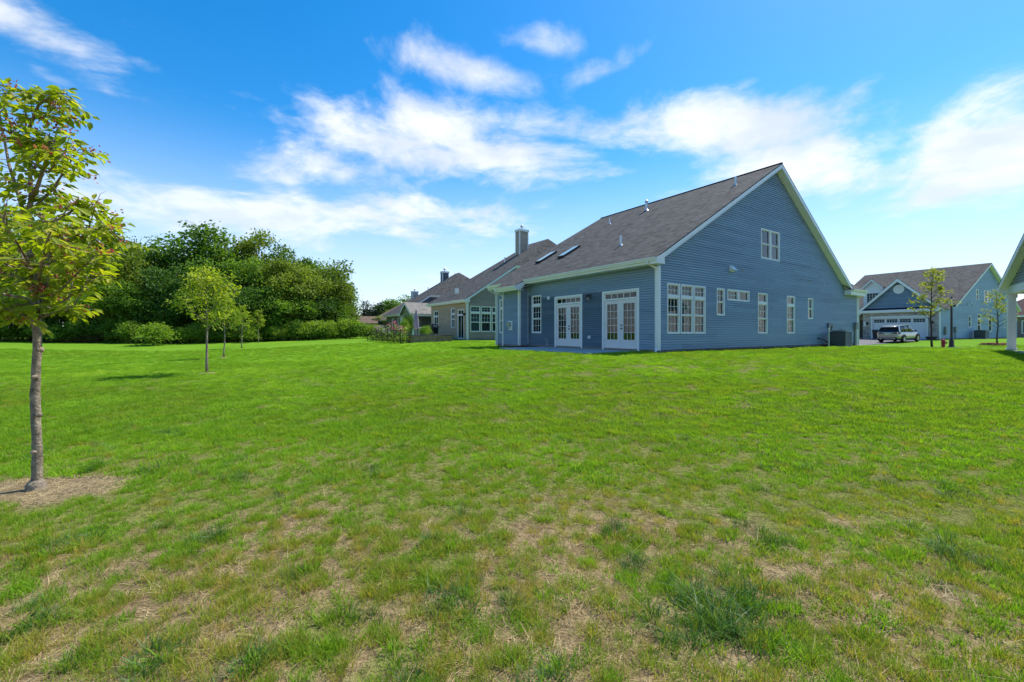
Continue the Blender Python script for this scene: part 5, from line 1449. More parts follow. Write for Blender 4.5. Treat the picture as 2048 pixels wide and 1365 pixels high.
# parked car (rear towards us); local x = forward, y = left
def car(loc, rz, pitch, label):
    c = empty('parked_car', loc, 0, label, 'car'); c.rotation_euler = (0, pitch, rz)
    PAINT = mat('silver_paint', (.34, .325, .31), .3, .6, .5, coat=.8)
    BLK = mat('black_plastic', (.015, .015, .016), .6, .3); GLS = mat('car_glass', (.012, .014, .016), .10, .35); RUB = mat('tyre_rubber', (.02, .02, .02), .8, .2); ALU = mat('alloy', (.45, .46, .48), .3, .5, .8)
    # body: cross sections from tail to nose: x, half width, floor, waist, top-of-section
    sec = [(-2.32, .70, .48, .82, 1.02), (-2.28, .84, .36, .85, 1.06), (-2.05, .92, .30, .88, 1.08), (-1.4, .945, .26, .88, 1.07), (-.4, .945, .24, .86, 1.03), (.6, .945, .24, .84, 1.02), (1.2, .94, .26, .82, 1.0), (1.75, .90, .30, .78, .94), (2.1, .82, .36, .72, .86), (2.30, .64, .44, .66, .74)]
    rs = []
    for x, hw, zf, zw, zt in sec:
        half = [(hw * .82, zf), (hw * .97, zf + .10), (hw, (zf + zw) / 2), (hw * .985, zw), (hw * .93, zt - .03), (hw * .80, zt)]
        rs.append([(x, y, z) for y, z in half] + [(x, -y, z) for y, z in half[::-1]])
    body = MB().rings(rs).build('body', PAINT, c, smooth=True)
    m = body.modifiers.new('sub', 'SUBSURF'); m.levels = 1; m.render_levels = 2
    # greenhouse
    gs = [(-2.02, .80, 1.04, 1.08), (-1.78, .76, 1.04, 1.50), (-1.45, .72, 1.04, 1.63), (-.6, .72, 1.03, 1.68), (.15, .70, 1.02, 1.64), (.5, .70, 1.01, 1.53), (1.12, .74, .99, 1.02)]
    rr = []
    for x, hw, zb_, zt in gs:
        wb = .86 if zt > 1.2 else .82
        half = [(wb, zb_), (wb - (wb - hw * .93) * .75, zb_ + (zt - zb_) * .75), (hw * .86, zt - .03 * (zt > 1.2)), (hw * .6, zt)]
        rr.append([(x, y, z) for y, z in half] + [(x, -y, z) for y, z in half[::-1]])
    gh = MB().rings(rr).build('greenhouse', GLS, c, smooth=True)
    # roof skin and pillars
    rf_ = []
    for x, hw, zt in ((-2.12, .66, 1.555), (-1.95, .67, 1.605), (-1.45, .67, 1.655), (-.6, .67, 1.705), (.15, .65, 1.665), (.42, .63, 1.585)):
        rf_.append([(x, -hw, zt - .035), (x, -hw * .6, zt), (x, 0, zt + .012), (x, hw * .6, zt), (x, hw, zt - .035), (x, hw * .9, zt - .06), (x, -hw * .9, zt - .06)])
    MB().rings(rf_).build('roof', PAINT, c, smooth=True)
    for sg in (-1, 1):
        for a, d_, w in (((-2.02, sg * .84, 1.03), (-1.72, sg * .665, 1.60), .20), ((-1.02, sg * .868, 1.03), (-.95, sg * .67, 1.64), .06), ((.02, sg * .868, 1.03), (-.05, sg * .665, 1.65), .06), ((1.12, sg * .80, 1.0), (.36, sg * .63, 1.58), .07)):
            MB().beam(a, d_, .035, w, (1, 0, 0)).build('pillar', PAINT if w > .065 else BLK, c)
        MB().beam((-1.9, sg * .60, 1.655), (.2, sg * .60, 1.70), .03, .03).build('roof_rail', ALU, c)
        MB().rings([[(.78, sg * .93, 1.03), (.78, sg * .93, 1.15), (.70, sg * .93, 1.15), (.68, sg * .93, 1.03)], [(.80, sg * 1.10, 1.02), (.80, sg * 1.10, 1.17), (.66, sg * 1.10, 1.16), (.64, sg * 1.10, 1.03)]]).build('door_mirror', BLK, c)
        MB().beam((-1.4, sg * .952, .93), (.95, sg * .952, .90), .012, .012).build('waist_trim', ALU, c)
        MB().beam((-1.05, sg * .93, .34), (1.05, sg * .93, .34), .05, .10).build('sill', BLK, c)
        # tail light wraps round the corner
        tl = MB(); tl.rings([[(-2.335, sg * .34, .90), (-2.335, sg * .34, .98), (-2.27, sg * .34, .98), (-2.27, sg * .34, .90)], [(-2.30, sg * .72, .87), (-2.30, sg * .72, 1.01), (-2.2, sg * .72, 1.01), (-2.2, sg * .72, .87)], [(-2.10, sg * .925, .88), (-2.10, sg * .925, 1.01), (-2.02, sg * .90, 1.01), (-2.02, sg * .90, .88)]]); tl.build('tail_light', mat('tail_lens', (.12, .008, .010), .12, .6), c)
        MB().tube([(-2.36, sg * .55, .40), (-2.28, sg * .55, .40)], .05, 12).build('exhaust', ALU, c)
        for x in (-1.43, 1.43):
            w = empty('wheel', (x, sg * .86, .36)); w.parent = c
            for nm, pr, mt in (('tyre', [(.20, -.115), (.33, -.115), (.365, -.07), (.365, .07), (.33, .115), (.20, .115)], RUB),):
                mb = MB(); n = 28
                mb.rings([[(r_ * math.cos(t), y, r_ * math.sin(t)) for r_, y in pr] for t in [2 * math.pi * k / n for k in range(n + 1)]], close=False, cap=False)
                mb.build(nm, mt, w, smooth=True)
            mb = MB()
            for k in range(10): t = 2 * math.pi * k / 10; mb.beam((0, sg * .09, 0), (.25 * math.cos(t), sg * .105, .25 * math.sin(t)), .05, .025, (0, 1, 0))
            mb.tube([(0, sg * .02, 0), (0, sg * .115, 0)], [.07, .06], 10); mb.build('rim', ALU, w)
            mb = MB(); mb.tube([(0, sg * -.1, 0), (0, sg * .06, 0)], .255, 24); mb.build('brake_disc', BLK, w)
            # dark wheel arch
            mb = MB(); mb.rings([[(x + r_ * math.cos(t), sg * y, .36 + r_ * math.sin(t)) for r_, y in ((.39, .70), (.39, .955), (.45, .958), (.45, .70))] for t in [math.pi * (-.08 + 1.16 * k / 18) for k in range(19)]], close=True); mb.build('wheel_arch', BLK, c)
    MB().rings([[(-2.34, -.62, .42), (-2.34, .62, .42), (-2.34, .62, .55), (-2.34, -.62, .55)], [(-2.20, -.80, .32), (-2.20, .80, .32), (-2.20, .80, .55), (-2.20, -.80, .55)]]).build('rear_bumper', BLK, c)
    MB().beam((-2.37, -.58, .47), (-2.37, .58, .47), .03, .06).build('skid_trim', ALU, c)
    mb = MB(); mb.box((-2.37, -.16, .78), (-2.33, .16, .94)); mb.build('licence_plate', mat('plate_cream', (.62, .56, .36), .5), c)
    rw = MB(); rw.prism([(-2.075, -.62, 1.10), (-2.075, .62, 1.10), (-1.86, .55, 1.50), (-1.86, -.55, 1.50)], (-.012, 0, .008)); rw.build('rear_window', GLS, c)
    return c


RWl = np.array([37.5, 40.8]); cc = RWl + UF * 1.43 + VF * .82
za, zb_ = gz(*(cc - UF * 1.43)) + .02, gz(*(cc + UF * 1.43)) + .02
car((cc[0], cc[1], (za + zb_) / 2), TF, -math.atan2(zb_ - za, 2.86), 'silver grey SUV parked rear end out before the white garage door')

# bins by the garage
def bin_(s, o, label):
    p_ = fpt(s, o); w = empty('wheeled_bin', (p_[0], p_[1], gz(p_[0], p_[1])), TF, label, 'bin')
    D = mat('bin_plastic', (.02, .02, .022), .5, .4)
    MB().rings([[(-.24, -.24, .08), (.24, -.24, .08), (.24, .24, .08), (-.24, .24, .08)], [(-.32, -.3, 1.02), (.32, -.3, 1.02), (.32, .3, 1.02), (-.32, .3, 1.02)]]).build('bin_body', D, w)
    MB().rings([[(-.36, -.34, 1.02), (.36, -.34, 1.02), (.36, .34, 1.02), (-.36, .34, 1.02)], [(-.30, -.28, 1.10), (.30, -.28, 1.10), (.30, .28, 1.10), (-.30, .28, 1.10)]]).build('lid', D, w)
    for y in (-.26, .26): MB().tube([(.26, y - .03, .11), (.26, y + .03, .11)], .11, 14).build('wheel', D, w)


bin_(-1.2, 5.0, 'tall black wheeled bin beside the silver car')
p_ = fpt(-.7, .45); pb = empty('planter', (p_[0], p_[1], gz(p_[0], p_[1])), TF, 'low dark planter against the stone corner of the garage', 'planter')
MB().lathe([(.34, 0), (.44, .30), (.46, .34), (.40, .34), (.38, .28)], n=18).build('pot', mat('dark_pot', (.03, .03, .035), .6), pb)

# ================================================================== plants
def orient(V, pos, ax, nrm, size):
    """V: leaf template (x along leaf, y across, z normal) placed at pos arrays"""
    ax = ax / np.linalg.norm(ax, axis=1, keepdims=True)
    sd_ = np.cross(nrm, ax); sd_ /= np.maximum(np.linalg.norm(sd_, axis=1, keepdims=True), 1e-6); nn = np.cross(ax, sd_)
    return pos[:, None] + size[:, None, None] * (V[None, :, 0:1] * ax[:, None] + V[None, :, 1:2] * sd_[:, None] + V[None, :, 2:3] * nn[:, None])


LEAF_V = np.array([(0, 0, 0), (.22, .20, .05), (.55, .24, .05), (1.0, 0, -.10), (.55, -.24, .05), (.22, -.20, .05), (.5, 0, -.01)], float)
LEAF_F = np.array([(0, 6, 1), (1, 6, 2), (2, 6, 3), (3, 6, 4), (4, 6, 5), (5, 6, 0)])
CARD_V = np.array([(0, 0, 0), (.5, .34, .10), (1, 0, -.06), (.5, -.34, .10)], float)
CARD_F = np.array([(0, 1, 2, 3)])


def leaf_cloud(name, pos, ax, nrm, size, tint, fine=False):
    T, Fq = (LEAF_V, LEAF_F) if fine else (CARD_V, CARD_F)
    V = orient(T, pos, ax, nrm, size).reshape(-1, 3); n = len(pos)
    Fc = (Fq[None] + (np.arange(n) * len(T))[:, None, None]).reshape(-1, Fq.shape[1])
    return np_mesh(name, V, Fc, {'tint': np.repeat(tint, len(T))})


def unit(v): return v / np.maximum(np.linalg.norm(v, axis=-1, keepdims=True), 1e-9)


# foliage colours
WOOD_A = leaf_mat('wood_leaf', [(0.0, (.055, .115, .014)), (.35, (.105, .20, .02)), (.65, (.18, .30, .032)), (1.0, (.30, .41, .05))], trans=.45, gloss=.25)
WOOD_B = leaf_mat('oak_leaf', [(0.0, (.030, .07, .014)), (.4, (.065, .14, .02)), (.75, (.12, .22, .03)), (1.0, (.19, .31, .045))], trans=.42, gloss=.25)
WOOD_C = leaf_mat('olive_leaf', [(0.0, (.085, .125, .018)), (.4, (.155, .215, .027)), (.75, (.24, .30, .04)), (1.0, (.33, .38, .06))], trans=.45, gloss=.2)
CONIF = leaf_mat('conifer_needle', [(0.0, (.012, .026, .010)), (.5, (.022, .045, .015)), (1.0, (.045, .075, .022))], trans=.15, gloss=.15)
RUSTC = leaf_mat('rusty_conifer', [(0.0, (.06, .07, .02)), (.5, (.11, .10, .03)), (1.0, (.19, .14, .05))], trans=.2, gloss=.15)
SHRUB = leaf_mat('shrub_leaf', [(0.0, (.13, .22, .02)), (.5, (.22, .33, .03)), (1.0, (.34, .44, .055))], trans=.48, gloss=.25)
SAPL = leaf_mat('sapling_leaf', [(0.0, (.16, .23, .02)), (.4, (.27, .35, .03)), (.75, (.42, .45, .05)), (1.0, (.54, .43, .08))], trans=.54, gloss=.25)
AUTUM = leaf_mat('yellowing_leaf', [(0.0, (.24, .28, .03)), (.5, (.40, .38, .05)), (1.0, (.52, .34, .07))], trans=.5, gloss=.25)
MAPLE = leaf_mat('maple_leaf', [(0.0, (.14, .20, .012)), (.4, (.28, .35, .018)), (.75, (.44, .46, .03)), (1.0, (.58, .50, .06))], trans=.58, gloss=.35, use_rand=False)
SAMARA = leaf_mat('samara', [(0.0, (.30, .06, .035)), (.5, (.45, .12, .07)), (1.0, (.50, .26, .12))], trans=.45, gloss=.2, use_rand=False, tcol=(1.1, .9, .7))


def branch_tree(seed, H, crown_lo, n_limbs, spread):
    """tapered trunk with limbs: returns mesh builder and limb tips"""
    r = random.Random(seed); mb = MB()
    tr_ = []; x = y = 0.0
    for k in range(9):
        t = k / 8; tr_.append(Vector((x, y, H * .88 * t))); x += r.uniform(-.02, .02) * H * .5; y += r.uniform(-.02, .02) * H * .5
    r0 = H * .0085 + .012
    mb.tube(tr_, [r0 * (1.25 if k == 0 else 1) * (1 - .85 * k / 8) for k in range(9)], 8)
    tips = []
    for k in range(n_limbs):
        t = crown_lo + (1 - crown_lo) * (k + r.random()) / n_limbs * .9; i = min(int(t * 8), 7); b0 = tr_[i].lerp(tr_[i + 1], t * 8 - i)
        a = k * 2.4 + r.uniform(-.4, .4); L_ = spread * (1.05 - .65 * (t - crown_lo) / (1 - crown_lo)) * r.uniform(.7, 1.1)
        d = Vector((math.cos(a), math.sin(a), r.uniform(.45, 1.0)))
        p1 = b0 + d * L_ * .5; p2 = b0 + Vector((d.x * L_, d.y * L_, d.z * L_ * .8 + L_ * .12))
        mb.tube([b0, p1, p2], [r0 * .42 * (1 - t * .5), r0 * .28 * (1 - t * .5), r0 * .08], 6)
        tips.append((b0, p1, p2))
        for _ in range(2):
            q_ = p1.lerp(p2, r.random()); e = q_ + Vector((r.uniform(-1, 1), r.uniform(-1, 1), r.uniform(.0, .9))) * L_ * .35
            mb.tube([q_, e], [r0 * .14, r0 * .04], 5); tips.append((q_, q_.lerp(e, .5), e))
    return mb, tips, tr_


def sapling_mesh(seed, H, lo, spread, nleaf, lsize, n_limbs=16, sparse=False):
    mb, tips, tr_ = branch_tree(seed, H, lo, n_limbs, spread)
    r = np.random.default_rng(seed); P_ = []
    for _ in range(nleaf):
        b0, p1, p2 = tips[r.integers(len(tips))]; t = .25 + .75 * r.random() ** .7
        q_ = np.array(b0.lerp(p1, t * 2) if t < .5 else p1.lerp(p2, t * 2 - 1)); P_.append(q_ + r.normal(0, (.04 if sparse else .085) * spread + .02, 3))
    top = np.array(tr_[-1]); P_ += [top + r.normal(0, .10 * spread, 3) + np.array([0, 0, .06 * H * r.random()]) for _ in range(nleaf // 14)]
    P_ = np.array(P_); n = len(P_)
    ax = unit(r.normal(0, 1, (n, 3)) * (1, 1, .5) + (0, 0, -.5)); nr = unit(r.normal(0, .6, (n, 3)) + (0, 0, 1))
    sz = lsize * (.65 + .7 * r.random(n)); ti = np.clip(.25 + .5 * (P_[:, 2] / H - lo) + r.normal(0, .2, n), 0, 1)
    return mb.mesh('trunk', smooth=True), leaf_cloud('crown', P_, ax, nr, sz, ti, fine=True)


def plant_tree(name, x, y, meshes, mts, label, cat='tree', group=None, rz=0, sc=(1, 1, 1), zoff=0.0, names=('trunk', 'crown')):
    t = empty(name, (x, y, gz(x, y) - .03 + zoff), rz, label, cat, group); t.scale = sc
    for me, m, nm in zip(meshes, mts, names):
        if not me.materials: me.materials.append(m)
        o = bpy.data.objects.new(nm, me); COL.objects.link(o); o.parent = t
    return t


# ------------------------------------------------------------------ row of young trees on the lawn
sapA = sapling_mesh(1, 4.0, .42, 1.05, 1700, .12, 20)
sapB = sapling_mesh(7, 3.9, .45, 1.0, 1500, .12, 18)
sapC = sapling_mesh(3, 3.9, .40, .85, 900, .14, 15)
ordinal = ['second', 'third', 'fourth', 'fifth', 'sixth', 'seventh']
for k, (px, Y, me, s_) in enumerate(((414, 15.1, sapA, 1.0), (447, 24.6, sapB, .98), (483, 36.5, sapC, 1.0), (517, 45, sapC, .95), (547, 54, sapB, .9), (578, 60, sapC, 1.0))):
    X = (px - CX) / F_PX * Y
    plant_tree('young_tree', X, Y, me, (BARK, SAPL), f'{ordinal[k]} young tree in the lawn row counted from the leafy maple', 'tree', 'young trees in a row on the lawn', rz=k * 1.7, sc=(s_, s_, s_))
for px, Y, s_, lb in ((226, 52, 1.05, 'yellowing sapling before the wood beside the round shrub'), (470, 64, 1.1, 'small sapling at the wood edge beyond the lawn row'), (610, 64, 1.1, 'slim pale sapling near the open end of the wood')):
    X = (px - CX) / F_PX * Y; plant_tree('young_tree', X, Y, sapC if px != 470 else sapB, (BARK, SAPL), lb, 'tree', 'saplings at the wood edge', rz=px, sc=(s_, s_, s_))
# mulch discs under the first two
for px, Y, r_, nm in ((414, 15.1, .30, 'bare soil disc under the second young tree'), (447, 24.6, .28, 'bare soil disc under the third young tree')):
    X = (px - CX) / F_PX * Y; mb = MB(); rr = []
    for f, z in ((1, -.02), (.9, .025), (.3, .04)): rr.append([(X + r_ * f * math.cos(t) * (1 + .15 * math.sin(3 * t)), Y + r_ * f * math.sin(t), gz(X, Y) + z) for t in [2 * math.pi * k / 20 for k in range(20)]])
    tag(mb.rings(rr).build('soil_patch', mat('dry_soil', (.26, .20, .12), 1, .05, var=.3, vscale=14)), nm, 'soil', kind='stuff')
# street trees
stA = sapling_mesh(21, 6.3, .34, 1.35, 1000, .16, 24, sparse=True); stB = sapling_mesh(22, 5.0, .30, 1.15, 560, .16, 20, sparse=True)
p_ = obj_at(1864, 31.0, 0); plant_tree('street_tree', p_[0], p_[1], stA, (BARKD, AUTUM), 'slender yellowing street tree staked in front of the garage', 'tree', 'street trees', rz=.5)
p_ = obj_at(1995, 35.7, 0); plant_tree('street_tree', p_[0], p_[1], stB, (BARKD, AUTUM), 'sparse street tree in a bark mulch ring before the side wall', 'tree', 'street trees', rz=2.2)
mb = MB(); X, Y = p_[0], p_[1]; rr = []
for f, z in ((1, -.02), (.85, .12), (.55, .10), (.2, .02)): rr.append([(X + 1.15 * f * math.cos(t) * (1 + .12 * math.sin(5 * t)), Y + 1.0 * f * math.sin(t), gz(X, Y) + z + .05 * rng.random()) for t in [2 * math.pi * k / 28 for k in range(28)]])
tag(mb.rings(rr).build('mulch_ring', mat('red_mulch', (.16, .075, .04), 1, .05, var=.5, vscale=9)), 'reddish bark mulch ring under the sparse street tree', 'mulch', kind='stuff')


# ------------------------------------------------------------------ the wood
def wood_mesh(seed, H, Rr, shape, nclump, per, lsize):
    """trunk and limbs with a crown of leaf clumps on several lobes"""
    r = np.random.default_rng(seed); mb, tips, tr_ = branch_tree(seed, H * .95, .3, 9, Rr * .75)
    lobes = []
    if shape == 'round':
        lobes.append((np.array([0, 0, H * .55]), np.array([Rr * .8, Rr * .8, H * .34])))
        for k in range(13):
            a = r.random() * 6.28; h = r.uniform(.12, .86); rad = Rr * (1.0 - .55 * abs(h - .45) * 1.3) * .74
            lobes.append((np.array([rad * math.cos(a), rad * math.sin(a), H * h]), np.array([1, 1, .85]) * Rr * r.uniform(.26, .46)))
    elif shape == 'tall':
        for k in range(11):
            h = .10 + .82 * k / 10; a = r.random() * 6.28; rad = Rr * .38 * (1.15 - h)
            lobes.append((np.array([rad * math.cos(a), rad * math.sin(a), H * h]), np.array([1, 1, .9]) * Rr * (.75 - .45 * h) * r.uniform(.85, 1.15)))
    elif shape == 'airy':
        for k in range(13):
            a = r.random() * 6.28; h = r.uniform(.5, .93); rad = Rr * r.uniform(.3, .95)
            lobes.append((np.array([rad * math.cos(a), rad * math.sin(a), H * h]), np.array([1, 1, .6]) * Rr * r.uniform(.2, .32)))
    elif shape == 'bush':
        for k in range(9):
            a = r.random() * 6.28; rad = Rr * .6 * math.sqrt(r.random()); lobes.append((np.array([rad * math.cos(a), rad * math.sin(a), H * r.uniform(.25, .7)]), np.array([1, 1, .85]) * Rr * r.uniform(.35, .55)))
    elif shape == 'cone':
        for k in range(14):
            h = .08 + .88 * k / 13; lobes.append((np.array([0, 0, H * h]), np.array([1, 1, .5]) * Rr * (1.03 - h) * r.uniform(.85, 1.1)))
    vol = np.array([l[1][0] ** 2 for l in lobes]); vol /= vol.sum()
    C_ = []; Nn = []
    for i in r.choice(len(lobes), nclump, p=vol):
        c, s = lobes[i]; d = unit(r.normal(0, 1, 3)); 
        if d[2] < -.3 and r.random() < .6: d[2] = -d[2]
        C_.append(c + d * s * (.58 + .58 * r.random() ** 1.5)); Nn.append(d)
    C_, Nn = np.array(C_), np.array(Nn); ct = r.random(nclump)
    pos = np.repeat(C_, per, 0) + r.normal(0, 1, (nclump * per, 3)) * np.array([1, 1, .55]) * lsize * 1.35
    n = len(pos); nn = np.repeat(Nn, per, 0)
    ax = unit(r.normal(0, 1, (n, 3)) + nn * .5 + (0, 0, -.25)); nr = unit(r.normal(0, .75, (n, 3)) + nn * .5 + (0, 0, .8))
    ti = np.clip(np.repeat(ct, per) * .6 + .4 * r.random(n), 0, 1)
    return mb.mesh('trunk', smooth=True), leaf_cloud('crown', pos, ax, nr, lsize * (.7 + .6 * r.random(n)), ti)


WM = {'round': [wood_mesh(31, 12, 4.3, 'round', 520, 16, .36), wood_mesh(32, 12, 4.0, 'round', 520, 16, .34), wood_mesh(33, 12, 4.6, 'round', 560, 16, .36)],
      'tall': [wood_mesh(35, 14, 3.6, 'tall', 520, 16, .36), wood_mesh(36, 14, 3.2, 'tall', 480, 16, .34)],
      'airy': [wood_mesh(38, 13, 4.2, 'airy', 200, 16, .34)],
      'bush': [wood_mesh(41, 2.4, 2.0, 'bush', 200, 14, .20), wood_mesh(42, 3.4, 2.1, 'bush', 240, 14, .24)],
      'cone': [wood_mesh(45, 9, 2.6, 'cone', 420, 14, .34)]}
_mc = {}


def tree_mesh(shape, k, m):
    """crown mesh shared between copies that have the same leaf"""
    key = (shape, k % len(WM[shape]), m.name)
    if key not in _mc:
        t_, c_ = WM[shape][key[1]]; t2, c2 = t_.copy(), c_.copy(); t2.materials.append(BARKD); c2.materials.append(m); _mc[key] = (t2, c2)
    return _mc[key]


KLBL = {('round', 'wood_leaf'): 'broad mid green tree', ('round', 'oak_leaf'): 'broad dark green tree', ('round', 'olive_leaf'): 'broad olive green tree',
        ('tall', 'wood_leaf'): 'narrow green tree', ('tall', 'oak_leaf'): 'narrow dark tree', ('tall', 'olive_leaf'): 'narrow olive green tree', ('airy', 'olive_leaf'): 'open crowned tree with sky showing through'}
def near_what(px, py, Y):
    size = 'tall ' if py < 470 else ('low ' if py > 540 else '')
    for lim, w in ((-90, 'far along the wood beyond the maple'), (30, 'behind the maple crown'), (110, 'behind the maple trunk'), (190, 'behind the rusty conifers'), (265, 'behind the yellowing sapling'), (335, 'behind the round bright shrub'), (400, 'behind the second young tree'), (430, 'between the second and third young trees'), (475, 'behind the third young tree'), (505, 'behind the fourth young tree'),
                   (535, 'behind the fifth young tree'), (562, 'behind the sixth young tree'), (592, 'behind the seventh young tree'), (640, 'near the open end of the wood'), (2000, 'at the open end of the wood')):
        if px < lim: return size, w + (', far back' if Y > 57.5 else '')


r_ = random.Random(12); kk = 0
# (pixel x, top row, distance, shape, leaf, width)
woodlist = [(-70, 400, 46, 'round', WOOD_B, 4.6), (-10, 420, 50, 'tall', WOOD_B, 4.4), (45, 445, 47, 'round', WOOD_A, 4.4), (105, 455, 50, 'round', WOOD_B, 4.4), (160, 470, 47, 'round', WOOD_C, 4.2), (205, 448, 55, 'tall', WOOD_B, 4.6), (240, 490, 48, 'round', WOOD_C, 3.9),
            (290, 474, 52, 'round', WOOD_B, 4.4), (325, 478, 54, 'tall', WOOD_A, 4.0), (350, 520, 48, 'round', WOOD_B, 3.6), (388, 447, 54, 'tall', WOOD_B, 4.6), (432, 458, 55, 'tall', WOOD_A, 4.6), (415, 520, 49, 'round', WOOD_A, 3.8), (468, 470, 57, 'round', WOOD_C, 3.9), (482, 455, 60, 'airy', WOOD_C, 4.4), (530, 460, 60, 'airy', WOOD_C, 4.8),
            (500, 510, 52, 'round', WOOD_A, 3.8), (545, 512, 54, 'round', WOOD_C, 3.9), (578, 495, 58, 'round', WOOD_B, 4.2), (600, 515, 53, 'round', WOOD_C, 4.3), (628, 512, 60, 'round', WOOD_A, 4.4), (650, 520, 57, 'round', WOOD_C, 4.3), (665, 535, 63, 'round', WOOD_B, 4.2), (683, 570, 61, 'tall', WOOD_C, 3.2),
            (460, 560, 47, 'round', WOOD_B, 3.2), (525, 575, 50, 'round', WOOD_B, 3.4), (575, 570, 51, 'round', WOOD_A, 3.5), (625, 580, 53, 'round', WOOD_B, 3.4), (665, 600, 56, 'tall', WOOD_A, 3.2), (700, 620, 62, 'tall', WOOD_C, 2.4), (270, 565, 46, 'round', WOOD_A, 3.0), (320, 575, 47, 'round', WOOD_B, 3.0), (380, 570, 47, 'round', WOOD_B, 3.0), (185, 560, 45, 'round', WOOD_A, 3.0), (120, 560, 45, 'round', WOOD_B, 3.1), (60, 565, 44, 'round', WOOD_A, 3.0), (0, 560, 44, 'round', WOOD_B, 3.1), (-60, 540, 43, 'round', WOOD_A, 3.2), (-130, 400, 44, 'round', WOOD_A, 4.5), (-200, 420, 42, 'tall', WOOD_B, 4.5), (-260, 430, 44, 'round', WOOD_C, 4.6),
            (15, 470, 58, 'round', WOOD_B, 5), (130, 480, 60, 'round', WOOD_B, 5), (250, 490, 62, 'round', WOOD_B, 5), (345, 500, 62, 'round', WOOD_B, 5), (440, 495, 64, 'round', WOOD_B, 5), (520, 510, 66, 'round', WOOD_B, 5), (600, 535, 68, 'round', WOOD_B, 5), (660, 560, 70, 'round', WOOD_B, 4.6)]
for px, py, Y, sh_, lf, wd in woodlist:
    X = (px - CX) / F_PX * Y; g = gz(X, Y); Ht = EYE + (CY - py) / F_PX * Y - g
    me = tree_mesh(sh_, kk, lf); kk += 1
    nomH = {'round': 12 * .985, 'tall': 14 * .98, 'airy': 13 * .98}[sh_]; nomR = {'round': 4.5, 'tall': 3.2, 'airy': 4.6}[sh_]
    sz_, wh_ = near_what(px, py, Y)
    plant_tree('wood_tree', X, Y, me, (BARKD, lf), sz_ + KLBL[(sh_, lf.name)] + ' ' + wh_, 'tree', 'trees of the wood', rz=r_.random() * 6.28, sc=(wd * .9 / nomR, wd * .9 / nomR, Ht / nomH))
# conifers and trees at the open end of the row
for px, py, Y, sh_, lf, wd, lb in ((733, 597, 84, 'cone', CONIF, 2.8, 'dark pointed conifer between the wood and the houses'), (757, 600, 80, 'cone', CONIF, 2.6, 'dark pointed conifer between the wood and the houses'), (742, 612, 90, 'cone', CONIF, 3.4, 'dark pointed conifer between the wood and the houses'),
                                  (715, 640, 74, 'round', WOOD_A, 2.6, 'low green tree below the dark conifers'), (790, 596, 96, 'round', WOOD_A, 5.2, 'bright green tree showing above the brown roof'), (815, 592, 104, 'round', WOOD_B, 5.2, 'darker green tree showing above the brown roof'), (770, 615, 92, 'round', WOOD_C, 4.4, 'olive green tree behind the end house'), (752, 632, 72, 'tall', WOOD_A, 2.2, 'leafy young tree beside the end house sun room')):
    X = (px - CX) / F_PX * Y; g = gz(X, Y); Ht = EYE + (CY - py) / F_PX * Y - g
    me = tree_mesh(sh_, kk, lf); kk += 1; nomH = {'round': 12, 'tall': 14, 'cone': 9}[sh_]; nomR = {'round': 4.5, 'tall': 3.2, 'cone': 2.7}[sh_]
    plant_tree('conifer' if sh_ == 'cone' else 'tree', X, Y, me, (BARKD, lf), lb, 'tree', 'trees beyond the row of houses', rz=r_.random() * 6.28, sc=(wd / nomR, wd / nomR, Ht / nomH))
# shrubs along the foot of the wood
for k, (px, Y, w, h, lf, lb) in enumerate([(305, 41, 2.0, 2.1, SHRUB, 'large rounded bright green shrub at the wood edge')] +
        [(px, 44 + 7 * max(0, (px - 300) / 400) + r_.uniform(-1, 1.5), r_.uniform(1.0, 1.7), r_.uniform(1.1, 2.4), lf, lb) for px, lf, lb in
         [(x, SHRUB, 'leafy yellow green shrub along the foot of the wood') for x in (355, 385, 418, 450, 470, 500, 535, 560, 590, 612, 640, 660, 680, 700, 240, 262)] +
         [(x, WOOD_A, 'mid green shrub along the foot of the wood') for x in (-60, -20, 0, 20, 45, 70, 100, 130, 165, 210, 335, 400, 435, 485, 520, 548, 575, 600, 628, 650, 672, 690, 712)] +
         [(x, RUSTC, 'small rusty green conifer at the foot of the wood') for x in (98, 150, 182)] + [(x, SHRUB, 'pale tall weeds at the foot of the wood by the open end') for x in (722, 735, 748)]]):
    X = (px - CX) / F_PX * Y
    me = tree_mesh('cone' if lf is RUSTC else 'bush', k, lf)
    if 'along the foot' in lb: lb = lb.replace('along the foot of the wood', 'at the wood edge ' + near_what(px, 500, 50)[1])
    sc = (w / 2.7, w / 2.7, h * 1.1 / 9) if lf is RUSTC else (w / 1.9, w / 1.9, h / (2.4 if k % 2 == 0 else 3.4))
    plant_tree('shrub', X, Y, me, (BARKD, lf), lb, 'shrub', 'shrubs along the foot of the wood', rz=k, sc=sc, names=('stem', 'foliage'))

